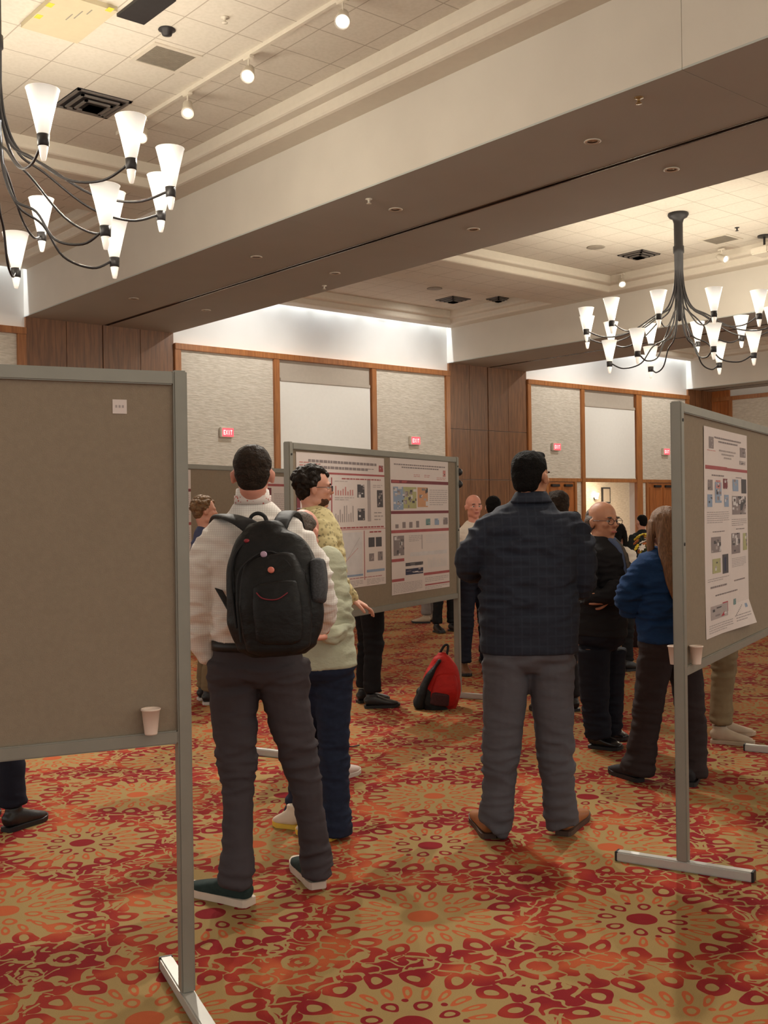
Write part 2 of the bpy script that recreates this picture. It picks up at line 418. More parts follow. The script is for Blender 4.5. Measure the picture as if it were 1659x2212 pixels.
# coffers
def coffer(name, r0, r1, y0, y1, zt=ZC, back=0.):
    """a tray: crown moulding round the rectangle, tiles above"""
    prof = [(0, ZL), (.30, ZL+.004), (.33, ZL+.015), (.345, ZL+.04), (.35, ZL+.12), (.36, ZL+.135), (.47, ZL+.15), (.49, ZL+.165), (.50, ZL+.20), (.505, ZC), (.505, ZC+.05), (0, ZC+.05), (0, ZL)]
    bm = bmesh.new(); rows = []
    for d, z in prof:
        rows.append([bm.verts.new(v) for v in ((r0+d, y0+d, z), (r1-d, y0+d, z), (r1-d, y1-d, z), (r0+d, y1-d, z))])
    for a_, b_ in zip(rows, rows[1:]):
        for k in range(4): bm.faces.new((a_[k], a_[(k+1) % 4], b_[(k+1) % 4], b_[k]))
    fin(bm, 'trim_crown_'+name, M['crown'])['kind'] = 'structure'
    bxo('ceiling_'+name, M['tile'], r0, r1, y0, y1, zt, zt+.04, kind='structure')
SLOT = .16
for nm, r0, r1, yc in (('left', R0-6, R1, 14.25), ('middle', R2, R3, 14.9), ('right', R4, R5, 14.9)):
    coffer(nm+'_main', r0, r1, YN if nm == 'left' else YN, yc)
    bxo('ceiling_band_'+nm, M['tile'], r0, r1, yc, yc+.95, ZL, ZL+.04, kind='structure')
    coffer(nm+'_rear', r0, r1, yc+.95, B0-SLOT)
    # cove box hiding the strip
    bxo('ceiling_cove_'+nm, M['white_paint'], r0, r1, B0-SLOT, B0, 7.2, 7.24, kind='structure')
    bxo('ceiling_cove_face_'+nm, M['white_paint'], r0, r1, B0-SLOT-.04, B0-SLOT, ZC+.05, 7.24, kind='structure')
    if nm != 'x':
        ld = bpy.data.lights.new('cove_strip', 'AREA'); ld.shape = 'RECTANGLE'; ld.size = min(r1-r0, 8)-.1; ld.size_y = .06; ld.energy = COVE_W; ld.color = (.86, .94, 1)
        lo = bpy.data.objects.new('cove_light', ld); C.objects.link(lo); lo.location = ((max(r0, R0)+r1)/2, B0-SLOT/2, 7.15)
        for k in range(11):
            sd_ = bpy.data.lights.new('cove_spot', 'SPOT'); sd_.energy = COVE_W*.06; sd_.color = (.86, .94, 1); sd_.spot_size = math.radians(60); sd_.spot_blend = .6; sd_.shadow_soft_size = .02
            so = bpy.data.objects.new('cove_spot_light', sd_); C.objects.link(so); so.location = (max(r0, R0)+(r1-max(r0, R0))*(k+.5)/11, B0-SLOT*.6, 6.75)
ld = bpy.data.lights.new('foyer_lamp', 'AREA'); ld.size = 1.5; ld.energy = FOYER_W; ld.color = (1, .80, .54)
lo = bpy.data.objects.new('foyer_light', ld); C.objects.link(lo); lo.location = (28.0, 21.9, 2.85)

# roll-down screens
def rollscreen(r0, r1, zb, lab):
    t = empty('projection_screen', ((r0+r1)/2, B0-.06, zb)); tag(t, lab, 'screen', 'pulled-down screens on the far wall')
    hw = (r1-r0)/2
    bm = bmesh.new(); box(bm, -hw, hw, -.004, .004, 0, 4.52-zb); fin(bm, 'screen_fabric', M['screen'], t)
    bm = bmesh.new(); lathe(bm, [(.001, -hw), (.022, -hw), (.022, hw), (.001, hw)], seg=12); fin(bm, 'bottom_bar', M['whitemetal'], t, rot=(0, PI/2, 0))
    bm = bmesh.new(); box(bm, -hw, hw, -.03, .034, 4.52-zb, 4.60-zb, 0, .01); fin(bm, 'roller_case', M['recess'], t)
rollscreen(13.90, 16.52, 2.3, 'tall white screen pulled down on the far wall, behind the two-poster board')
rollscreen(24.53, 26.89, 2.46, 'narrow white screen pulled down on the far wall, right of the navy-jacket man\'s head')

# exit signs
M['exitred'] = glow('exit_red', (1, .06, .09, 1), 1.6, (.8, .1, .1, 1)); M['exitpale'] = glow('exit_letters', (1, .45, .42, 1), 2.0, (.9, .4, .4, 1))
def letters(bm, word, w_, h_, x0, z0, y, t=.22):
    S = {'E': ((0, 0, .25, 1), (0, 0, 1, .2), (0, .4, .8, .6), (0, .8, 1, 1)), 'I': ((.35, 0, .65, 1),), 'T': ((.37, 0, .63, 1), (0, .8, 1, 1)), 'X': None}
    for i, ch in enumerate(word):
        ox = x0+i*w_*1.25
        if ch == 'X':
            for a_, b_ in (((0, 0), (1, 1)), ((1, 0), (0, 1))):
                q = [(a_[0], a_[1]), (b_[0], b_[1])]; d = .13
                vs = [bm.verts.new((ox+w_*xx, y, z0+h_*zz)) for xx, zz in ((q[0][0]-d, q[0][1]), (q[0][0]+d, q[0][1]), (q[1][0]+d, q[1][1]), (q[1][0]-d, q[1][1]))]
                bm.faces.new(vs)
        else:
            for x_0, z_0, x_1, z_1 in S[ch]: box(bm, ox+w_*x_0, ox+w_*x_1, y-.002, y, z0+h_*z_0, z0+h_*z_1)
def exit_sign(r, lab):
    t = empty('exit_sign', (r, B0-.05, 3.2)); tag(t, lab, 'exit sign', 'lit exit signs on the far wall')
    bm = bmesh.new(); box(bm, -.16, .16, -.09, 0, 0, .22, 0, .012); fin(bm, 'housing', M['whitemetal'], t)
    bm = bmesh.new(); box(bm, -.125, .15, -.097, -.09, .02, .20); fin(bm, 'lit_face', M['exitred'], t)
    bm = bmesh.new(); letters(bm, 'EXIT', .045, .10, -.10, .06, -.099); fin(bm, 'lettering', M['exitpale'], t)
exit_sign(12.46, 'glowing red EXIT sign, directly above the head of the man with the black backpack')
exit_sign(17.90, 'glowing red EXIT sign just above the top edge of the two-poster board')
exit_sign(23.22, 'glowing red EXIT sign right of the navy-jacket man\'s head, above a door')
exit_sign(28.39, 'glowing red EXIT sign beside the left post of the right-hand board')

# ------------------------------------------------------------------ chandeliers
def shade_material():
    m, nt, bs = newmat('frosted_shade'); L = nt.links.new
    tc = nd(nt, 'ShaderNodeTexCoord'); sp = nd(nt, 'ShaderNodeSeparateXYZ'); L(tc.outputs['Object'], sp.inputs[0])
    mr = nd(nt, 'ShaderNodeValToRGB'); X.nt = nt
    q = X(sp.outputs[2])/.40
    L(q.v, mr.inputs[0])
    cr = mr.color_ramp; cr.elements[0].position = 0; cr.elements[0].color = (.46, .40, .32, 1); cr.elements[1].position = 1; cr.elements[1].color = (.44, .40, .34, 1)
    e = cr.elements.new(.50); e.color = (1, .95, .84, 1); e = cr.elements.new(.68); e.color = (.85, .79, .68, 1)
    L(mr.outputs[0], bs.inputs['Emission Color']); bs.inputs['Emission Strength'].default_value = SHADE_E
    bs.inputs['Base Color'].default_value = (.5, .47, .43, 1); bs.inputs['Roughness'].default_value = .4
    return m
M['shade'] = shade_material()
M['finial'] = glow('frosted_finial', (1, .86, .68, 1), .55)
def shade_parts():
    b1 = bmesh.new(); lathe(b1, [(.046, .04), (.060, .10), (.086, .22), (.130, .40), (.134, .405), (.128, .40), (.083, .22), (.055, .10), (.040, .045)], seg=24, cap=False)
    b2 = bmesh.new(); lathe(b2, [(.001, -.05), (.040, -.05), (.046, -.045), (.050, .045), (.001, .05)], seg=20)
    b3 = bmesh.new(); lathe(b3, [(.001, -.165), (.018, -.16), (.026, -.13), (.040, -.05), (.001, -.049)], seg=16)
    out = []
    for b_, n_, mt in ((b1, 'glass', M['shade']), (b2, 'socket_ring', M['dark']), (b3, 'glass_finial', M['finial'])):
        bmesh.ops.recalc_face_normals(b_, faces=b_.faces); me = bpy.data.meshes.new(n_); b_.to_mesh(me); b_.free(); me.materials.append(mt)
        me.polygons.foreach_set('use_smooth', [True]*len(me.polygons)); out.append(me)
    return out
SH = shade_parts()
bulb = bpy.data.lights.new('bulb', 'POINT'); bulb.energy = BULB_W; bulb.color = (1, .90, .72); bulb.shadow_soft_size = .05
def arm_mesh(R, zc, z0):
    bm = bmesh.new()
    secs = [(Vector((.055, 0, z0+.25)), .013, .013), (Vector((.06, 0, z0)), .013, .013), (Vector((.10, 0, z0-.35)), .013, .013), (Vector((.22, 0, z0-(z0-zc)*.62)), .013, .013),
            (Vector((.45, 0, zc+.25)), .012, .012), (Vector((R*.55, 0, zc-.02)), .012, .012), (Vector((R*.80, 0, zc-.09)), .012, .012), (Vector((R-.04, 0, zc)), .012, .012)]
    tube(bm, secs, side=Vector((0, 1, 0)), n=6, seg=8); 
    bmesh.ops.recalc_face_normals(bm, faces=bm.faces); me = bpy.data.meshes.new('arm'); bm.to_mesh(me); bm.free(); me.materials.append(M['dark'])
    me.polygons.foreach_set('use_smooth', [True]*len(me.polygons)); return me
ARM_A = arm_mesh(1.6, 4.53, 5.55); ARM_B = arm_mesh(1.18, 4.05, 5.05)
bmr = bmesh.new()
lathe(bmr, [(.001, 6.53), (.17, 6.53), (.175, 6.50), (.15, 6.46), (.095, 6.43), (.075, 6.36), (.075, 5.98), (.09, 5.97), (.09, 5.86), (.075, 5.85), (.07, 5.3), (.045, 5.0), (.035, 4.72), (.001, 4.70)], seg=24)
bmesh.ops.recalc_face_normals(bmr, faces=bmr.faces); ROD = bpy.data.meshes.new('rod'); bmr.to_mesh(ROD); bmr.free(); ROD.materials.append(M['dark']); ROD.polygons.foreach_set('use_smooth', [True]*len(ROD.polygons))
def chandelier(r, b, lab, oA=23.):
    t = empty('chandelier', (r, b, 0)); tag(t, lab, 'chandelier', 'ballroom chandeliers')
    o = link('stem', ROD, None, t)
    for n_, off, R_, zc, arm in ((12, oA, 1.6, 4.53, ARM_A), (6, 0., 1.18, 4.05, ARM_B)):
        for k in range(n_):
            th = math.radians(off+360/n_*k)
            o = link('arm', arm, None, t, rot=(0, 0, th))
            s = link('lamp_shade', SH[0], None, t, loc=(R_*math.cos(th), R_*math.sin(th), zc))
            link('socket_ring', SH[1], None, s); link('glass_finial', SH[2], None, s)
            lo = bpy.data.objects.new('bulb_light', bulb); C.objects.link(lo); lo.parent = s; lo.location = (0, 0, .50)
chandelier(3.72, 9.85, 'large chandelier cut by the left edge, cone glass shades on curved dark arms', 22.5)
chandelier(15.66, 10.66, 'chandelier hanging on a long dark stem over the middle bay, seen whole on the right')
chandelier(3.72, -1.2, 'unseen chandelier added for its light, left bay, behind the camera')  # this copy and the next two are added out of view to light the hall
chandelier(15.66, -1.2, 'unseen chandelier added for its light, near end of the middle bay')
chandelier(26.9, 10.66, 'unseen chandelier added for its light over the far right bay')
M['brass'] = plain('brass', srgb(150, 120, 80), .4, .6)
M['leafg'] = plain('leaf_green', srgb(70, 90, 50), .7)
FL = {'y': plain('yellow_petal', srgb(226, 200, 60), .6), 'w': plain('white_petal', srgb(232, 222, 214), .6), 'o': plain('orange_petal', srgb(200, 120, 70), .6)}
# ------------------------------------------------------------------ things fixed to the ceilings
def downlight(r, b, z, lab):
    t = empty('downlight', (r, b, z)); tag(t, lab, 'recessed light', 'recessed lights in the beam undersides')
    bm = bmesh.new(); lathe(bm, [(.055, .0), (.085, .0), (.09, -.006), (.075, -.012), (.055, -.004)], seg=20, cap=False); fin(bm, 'trim_ring', M['whitemetal'], t, True)
    bm = bmesh.new(); lathe(bm, [(.001, -.002), (.055, -.002), (.055, 0), (.001, 0)], seg=20); fin(bm, 'reflector', M['lampface'], t, True)
M['lampface'] = plain('lamp_reflector', srgb(205, 200, 190), .2, .6, var=.1)
DL = 'recessed light under the big beam, '
downlight(8.90, 17.18, ZS, DL+'near side of its track, nearest the far wall')
downlight(8.91, 13.34, ZS, DL+'near side of its track, second from far wall')
downlight(8.91, 10.20, ZS, DL+'near side of its track, third from far wall')
downlight(8.89, 7.07, ZS, DL+'near side of its track, largest in the photo')
downlight(10.47, 17.37, ZS, DL+'far side of its track, nearest the far wall')
downlight(10.50, 13.50, ZS, DL+'far side of its track, second from far wall')
downlight(10.37, 10.28, ZS, DL+'far side of its track, third from far wall')
downlight(10.33, 7.11, ZS, DL+'far side of its track, fourth from far wall')
downlight(19.9, 13.2, ZS, 'small recessed light under the middle beam, farther of two, above the two-poster board')
downlight(19.9, 10.6, ZS, 'small recessed light under the middle beam, nearer of two, left of the whole chandelier')
def small_lathe(name, lab, cat, mat, prof, loc, group=None):
    bm = bmesh.new(); lathe(bm, prof, seg=20); o = fin(bm, name, mat, None, True, loc=loc); tag(o, lab, cat, group); return o
SPR = [(.001, 0), (.04, 0), (.042, -.008), (.015, -.012), (.012, -.05), (.03, -.055), (.03, -.06), (.001, -.06)]
small_lathe('sprinkler', 'small brass sprinkler head under the big beam, at its upper right end', 'sprinkler', M['brass'], SPR, (8.29, 6.05, ZS))
small_lathe('sprinkler', 'tiny pale sprinkler under the big beam, halfway along its near edge', 'sprinkler', M['whitemetal'], SPR, (8.36, 10.06, ZS))
small_lathe('sprinkler', 'tiny pale sprinkler under the big beam, by its far edge', 'sprinkler', M['whitemetal'], SPR, (10.93, 14.35, ZS))
small_lathe('sprinkler', 'tiny pale sprinkler in the tiles of the left bay, right of the black eyeball light', 'sprinkler', M['whitemetal'], SPR, (5.84, 9.25, ZC))
small_lathe('sprinkler', 'tiny dark sprinkler in the tiles of the middle bay, upper right of the chandelier stem', 'sprinkler', M['dark'], SPR, (17.29, 10.55, ZC))
small_lathe('eyeball_light', 'black and silver eyeball light in the tiles near the top edge', 'ceiling light', M['dark'], [(.001, 0), (.085, 0), (.09, -.01), (.06, -.02), (.05, -.06), (.001, -.07)], (5.52, 9.85, ZC))
small_lathe('ceiling_speaker', 'round flush speaker in the bright tiles, left of the chandelier stem', 'speaker', M['grille'], [(.001, 0), (.17, 0), (.175, -.008), (.15, -.014), (.001, -.012)], (16.4, 13.0, ZC), 'round ceiling speakers')
small_lathe('ceiling_speaker', 'round flush speaker in the dim rear tray above the far wall', 'speaker', M['grille'], [(.001, 0), (.17, 0), (.175, -.008), (.15, -.014), (.001, -.012)], (16.5, 17.6, ZC), 'round ceiling speakers')
def vent(r, b, lab, s=.29, mat='ventd'):
    t = empty('ceiling_vent', (r, b, ZC)); tag(t, lab, 'ceiling vent', 'square air vents in the tiles')
    bm = bmesh.new()
    for k in range(4):
        a_ = s*(1-k*.24); z_ = -.012-k*.022; w_ = .035 if k < 3 else a_
        for x0, x1, y0, y1 in ((-a_, a_, -a_, -a_+w_), (-a_, a_, a_-w_, a_), (-a_, -a_+w_, -a_, a_), (a_-w_, a_, -a_, a_)): box(bm, x0, x1, y0, y1, z_-.008, z_+.01)
    fin(bm, 'louvres', M[mat], t)
    bm = bmesh.new(); box(bm, -s-.01, s+.01, -s-.01, s+.01, -.006, 0); fin(bm, 'backing', M['dark'] if mat == 'ventd' else M[mat], t)
vent(5.80, 12.17, 'dark stepped air vent in the tiles above the left chandelier shades', .34)
vent(17.55, 12.86, 'dark pyramid air vent in the bright tiles, left of the chandelier stem')
vent(17.7, 18.25, 'dark air vent in the dim rear tray above the far wall, left one')
vent(18.5, 17.55, 'dark air vent in the dim rear tray, next to the middle beam', .2)
def grille(r, b, lab, mat='grille'):
    t = empty('return_grille', (r, b, ZC)); tag(t, lab, 'ceiling grille')
    bm = bmesh.new()
    for x0, x1, y0, y1 in ((-.29, .29, -.29, -.24), (-.29, .29, .24, .29), (-.29, -.24, -.24, .24), (.24, .29, -.24, .24)): box(bm, x0, x1, y0, y1, -.014, 0)
    fin(bm, 'frame', M['whitemetal'], t)
    bm = bmesh.new()
    for k in range(22): box(bm, -.24, .24, -.235+k*.0218, -.225+k*.0218, -.010, -.002)
    box(bm, -.24, .24, -.24, .24, -.002, 0); fin(bm, 'slats', M[mat], t)
grille(5.85, 10.47, 'square pale return grille in the tiles of the left bay')
grille(17.8, 11.2, 'pale square grille in the bright tiles right of the chandelier stem')
# access hatch with yellow tape
t = empty('ceiling_hatch', (4.60, 10.01, ZC)); tag(t, 'cream ceiling hatch with yellow tape marks at the top left corner', 'ceiling hatch')
bm = bmesh.new(); box(bm, -.30, .30, -.30, .62, -.05, 0); fin(bm, 'panel', plain('hatch_panel', srgb(206, 194, 164), .7, var=.02), t)
bm = bmesh.new()
for x_, y_ in ((-.26, .30), (.22, -.27), (-.27, -.0)): box(bm, x_-.03, x_+.03, y_-.07, y_+.02, -.053, -.05)
fin(bm, 'tape', plain('yellow_tape', srgb(226, 208, 70), .6), t)
bm = bmesh.new()
for x_, y_, l_ in ((-.02, .10, .16), (.03, .0, .2), (.09, -.12, .12)): box(bm, x_-.006, x_+.006, y_-l_/2, y_+l_/2, -.0515, -.05)
fin(bm, 'printed_lines', M['grille'], t)
bm = bmesh.new(); box(bm, 4.96, 5.26, 9.2, 9.85, ZC-.03, ZC); o = fin(bm, 'ceiling_slot', M['dark']); tag(o, 'dark slot in the tiles beside the cream hatch at the top edge', 'ceiling opening')

# track lights
bm = bmesh.new(); box(bm, 6.46, 6.50, 3.0, 12.9, ZC-.045, ZC); o = fin(bm, 'light_track', M['whitemetal']); tag(o, 'long pale light track under the tiles of the left bay', 'light track')
M['lampon'] = glow('lit_lens', (.92, .97, 1, 1), 5); M['lampdim'] = glow('dim_lens', (.85, .93, 1, 1), 3)
tb = bpy.data.lights.new('spot_bulb', 'SPOT'); tb.energy = 650; tb.spot_size = math.radians(70); tb.spot_blend = .5; tb.color = (1, .93, .82); tb.shadow_soft_size = .04
def track_head(r, b, lab, aim, on=True, z=ZC):
    t = empty('track_light', (r, b, z-.045)); tag(t, lab, 'spotlight', 'spotlights under the tiles')
    bm = bmesh.new(); box(bm, -.03, .03, -.07, .07, -.03, 0, 0, .006); tube(bm, [(Vector((0, 0, -.03)), .008, .008), (Vector((0, 0, -.13)), .008, .008)], n=1, seg=8); fin(bm, 'mount', M['whitemetal'], t)
    h = Vector(aim).normalized(); q = h.to_track_quat('Z', 'Y')
    bm = bmesh.new(); lathe(bm, [(.001, -.10), (.045, -.10), (.055, -.08), (.060, .02), (.078, .10), (.078, .12), (.07, .12), (.06, .03), (.001, .03)], seg=20)
    hd = fin(bm, 'lamp_head', M['whitemetal'], t, True, loc=(0, 0, -.17)); hd.rotation_euler = q.to_euler()
    bm = bmesh.new(); lathe(bm, [(.001, .10), (.035, .112), (.052, .105), (.052, .10), (.001, .095)], seg=20)
    l_ = fin(bm, 'lens', M['lampon'] if on else M['lampdim'], hd, True)
    if on:
        lo = bpy.data.objects.new('spot_light', tb); C.objects.link(lo); lo.parent = hd; lo.location = (0, 0, .14); lo.rotation_euler = (PI, 0, 0)
cv = (-.5, -.55, -.7)
track_head(6.48, 8.15, 'spotlight on the pale track, nearest the top edge', cv, True)
track_head(6.48, 9.80, 'brightest spotlight on the pale track, second from the top edge', cv, True)
track_head(6.48, 11.10, 'spotlight on the pale track, third from the top edge', (-.3, -.5, -.75), False)
track_head(6.48, 12.2, 'spotlight on the pale track, right behind a chandelier shade', cv, True)
track_head(18.5, 14.0, 'spotlight in the bright tray, left of the chandelier stem near the crown moulding', cv, True)
track_head(18.3, 11.5, 'spotlight in the bright tray, right of the chandelier stem', (-.1, -.8, -.4), False)
track_head(6.48, 4.4, 'unseen spotlight added on the pale track to light the standing people', (-.72, -.05, -.7), True)  # extra head, out of view, added to brighten the people below
# added spot lights without fixtures, put in to brighten the far wall
ws = bpy.data.lights.new('wall_fill_spot', 'SPOT'); ws.energy = 280; ws.spot_size = math.radians(95); ws.spot_blend = .8; ws.color = (1, .95, .87); ws.shadow_soft_size = .06
for r_ in (5.0, 12.9, 17.2, 23.7, 27.6):
    lo = bpy.data.objects.new('wall_fill_light', ws); C.objects.link(lo); lo.location = (r_, 17.3, ZC-.05); lo.rotation_euler = (math.radians(46), 0, 0)
# projector at the right edge
t = empty('projector', (18.2, 10.55, ZC)); tag(t, 'white projector hanging under the tiles, cut by the right edge', 'projector')
bm = bmesh.new(); lathe(bm, [(.001, 0), (.12, 0), (.12, -.03), (.02, -.04), (.02, -.22), (.001, -.22)], seg=16); fin(bm, 'ceiling_mount', M['dark'], t)
bm = bmesh.new(); box(bm, -.2, .2, -.17, .17, -.36, -.22, 0, .02); fin(bm, 'body', M['whitemetal'], t)

# foyer details beyond the opening
t = empty('wall_sconce', (29.12, 23.2, 2.0)); tag(t, 'warm lit sconce on the foyer wall, above the suited man\'s head', 'wall lamp')
bm = bmesh.new(); lathe(bm, [(.05, -.1), (.09, .1), (.001, .1)], seg=16); fin(bm, 'shade', glow('sconce_glow', (1, .82, .55, 1), 6), t, True)
bm = bmesh.new(); box(bm, -.04, .04, 0, .1, -.12, -.04, 0, .006); fin(bm, 'bracket', M['dark'], t)
t = empty('framed_picture', (29.7, 23.26, 1.95)); tag(t, 'small dark framed picture on the foyer wall right of the sconce', 'picture')
bm = bmesh.new(); box(bm, -.22, .22, -.03, .03, -.2, .35, 0, .006); fin(bm, 'frame', M['dark'], t)
bm = bmesh.new(); box(bm, -.17, .17, -.034, -.03, -.15, .30); fin(bm, 'picture_sheet', M['recess'], t)

# ------------------------------------------------------------------ poster boards
def board(A, ang, L, lab, bolts=True, name='poster_board'):
    """A: plan position of the left post (camera plan), ang: direction in degrees (0 ahead, 90 right)"""
    P = W(*A); d = vdir(ang); rz = math.atan2(d.y, d.x)
    t = empty(name, (P.x, P.y, 0), rz); tag(t, lab, 'poster board', 'grey framed poster boards')
    pz0, pz1 = .82, 1.98; hp = .022
    bm = bmesh.new(); box(bm, hp, L-hp, -.009, .009, pz0+.03, pz1-.03); fin(bm, 'fabric_panel', M['board'], t)
    for z0, z1, n_ in ((pz1-.042, pz1, 'top_rail'), (pz0, pz0+.042, 'bottom_rail')):
        bm = bmesh.new(); box(bm, hp, L-hp, -.022, .022, z0, z1, 0, .004); fin(bm, n_, M['alu'], t)
    for x_ in (0, L):
        bm = bmesh.new(); box(bm, x_-hp, x_+hp, -.024, .024, .04, pz1+.004, 0, .005); p_ = fin(bm, 'post', M['alu'], t)
        bm = bmesh.new()
        for hz in (1.905, 1.38):
            for s in (-1, 1): lathe_y(bm, .007, x_, s*.024, hz)
        fin(bm, 'bolt', M['dark'], p_) if bolts else bm.free()
        bm = bmesh.new(); box(bm, x_-.022, x_+.022, -.29, .29, 0, .042, 0, .005); fin(bm, 'foot', M['alufoot'], t)
        bm = bmesh.new()
        for s in (-1, 1): box(bm, x_-.023, x_+.023, s*.287-.006, s*.287+.006, .001, .043, 0, .002)
        fin(bm, 'foot_cap', M['blackp'], t)
    return t, P, rz
def lathe_y(bm, r, x, y, z):
    m = Matrix.Translation((x, y, z)) @ Matrix.Rotation(PI/2, 4, 'X')
    bmesh.ops.create_cone(bm, cap_ends=True, segments=12, radius1=r, radius2=r, depth=.006, matrix=m)
LA = (-.64-2.44*.909, 3.385-2.44*.416)
bL = board(LA, 65.4, 2.44, 'large empty poster board filling the left foreground', False)
bM = board((-.594, 6.75), 28.9, 2.455, 'poster board with two posters in the middle of the hall')
bR = board((1.246, 4.565), 31.0, 2.44, 'poster board with one tall poster at the right edge')
bF = board((-1.93, 9.0), 29.5, 2.44, 'poster board farther back, seen behind the man with the black backpack')

# posters: one printed sheet each, print is part of the sheet
PC = {'w': M['paper'], 'r': plain('print_red', srgb(164, 82, 84), .7), 'm': plain('print_maroon', srgb(122, 58, 66), .7), 'g': plain('print_grey', srgb(168, 156, 154), .7), 'k': plain('print_black', srgb(76, 72, 76), .7),
      'b': plain('print_blue', srgb(140, 156, 180), .7), 'n': plain('print_navy', srgb(48, 50, 76), .7), 'p': plain('print_pink', srgb(196, 130, 126), .7), 'y': plain('print_olive', srgb(170, 166, 120), .7), 'l': plain('print_light', srgb(206, 200, 200), .7),
      'o': plain('print_orange', srgb(196, 146, 110), .7), 't': plain('print_teal', srgb(110, 140, 140), .7), 'd': plain('print_dim', srgb(136, 124, 124), .7), 'x': plain('print_crimson', srgb(170, 44, 60), .7)}
KEY = list(PC)
def poster(bt, x0, x1, z0, z1, lab, items, seed=1, curl=0.):
    t_, P, rz = bt; w_, h_ = x1-x0, z1-z0
    rnd = random.Random(seed); bm = bmesh.new()
    y0 = -.0098
    # sheet, slightly wavy, a millimetre thick
    NX, NZ = 12, 16; g = []
    def yy(u, v): return y0-.0025-.002*math.sin(u*5+seed)*math.sin(v*4)-curl*max(0, .12-v)*max(0, u-.35)*2
    for s in (0, 1):
        g.append([[bm.verts.new((u/NX*w_, yy(u/NX, v/NZ)+s*.001, v/NZ*h_)) for u in range(NX+1)] for v in range(NZ+1)])
    for s in (0, 1):
        for v in range(NZ):
            for u in range(NX):
                bm.faces.new((g[s][v][u], g[s][v][u+1], g[s][v+1][u+1], g[s][v+1][u]))
    for v in range(NZ):
        for u in (0, NX): bm.faces.new((g[0][v][u], g[1][v][u], g[1][v+1][u], g[0][v+1][u]))
    for u in range(NX):
        for v in (0, NZ): bm.faces.new((g[0][v][u], g[1][v][u], g[1][v][u+1], g[0][v][u+1]))
    def q(a, b, c, d, k, lift=.0008):
        # printed patch following the sheet
        n_ = max(1, int((c-a)*10)); m_ = max(1, int((d-b)*10))
        vv = [[bm.verts.new(((a+(c-a)*i/n_)*w_, yy(a+(c-a)*i/n_, b+(d-b)*j/m_)-lift, (b+(d-b)*j/m_)*h_)) for i in range(n_+1)] for j in range(m_+1)]
        for j in range(m_):
            for i in range(n_):
                f_ = bm.faces.new((vv[j][i], vv[j][i+1], vv[j+1][i+1], vv[j+1][i])); f_.material_index = KEY.index(k)
    for it in items:
        k = it[0]
        if k == 'T':      # text block: a,b,c,d, line colour, line count
            _, a, b, c, d, col, n = it
            for i in range(n):
                zc = d-(d-b)*(i+.5)/n; th = (d-b)/n*.32; xx = a
                while xx < c-.01:
                    l_ = rnd.uniform(.02, .06); e = min(xx+l_, c)
                    q(xx, zc-th/2, e, zc+th/2, col, .0010); xx = e+.008
                    if i == n-1 and xx > a+(c-a)*.7: break
        elif k == 'C':    # centred heading
            _, a, b, c, d, col, n = it
            for i in range(n):
                zc = d-(d-b)*(i+.5)/n; th = (d-b)/n*.45; f_ = 1-.28*i; m0 = (a+c)/2; hw = (c-a)/2*max(f_, .35); xx = m0-hw
                while xx < m0+hw:
                    l_ = rnd.uniform(.02, .05); q(xx, zc-th/2, min(xx+l_, m0+hw), zc+th/2, col, .0010); xx += l_+.007
        elif k == 'I':    # image: mottled dark picture
            _, a, b, c, d, col, n = it
            q(a, b, c, d, col, .0010)
            for i in range(n):
                u = rnd.uniform(a, c-.01); v = rnd.uniform(b, d-.006); q(u, v, min(c, u+(c-a)*rnd.uniform(.1, .35)), min(d, v+(d-b)*rnd.uniform(.08, .25)), rnd.choice('gkdl'), .0012)
        elif k == 'V':    # bar chart
            _, a, b, c, d, col, n = it
            for i in range(n):
                u = a+(c-a)*(i+.2)/n; q(u, b, u+(c-a)/n*.45, b+(d-b)*rnd.uniform(.3, 1), col, .0010)
        elif k == 'D':    # diagonal line of a graph
            _, a, b, c, d, col, n = it
            for i in range(n):
                u = a+(c-a)*i/n; v = b+(d-b)*i/n; q(u, v, u+(c-a)/n*.8, v+.006, col, .0010)
        else: q(it[1], it[2], it[3], it[4], k, .0006)
    Pw = Matrix.Translation((P.x, P.y, 0)) @ Matrix.Rotation(rz, 4, 'Z') @ Vector((x0, 0, z0))
    bmesh.ops.recalc_face_normals(bm, faces=[f_ for f_ in bm.faces if f_.material_index == 0][:0]) if False else None
    me = bpy.data.meshes.new('research_poster'); bm.to_mesh(me); bm.free()
    o = link('research_poster', me, [PC[k] for k in KEY], None, Pw, (0, 0, rz)); tag(o, lab, 'poster'); return o
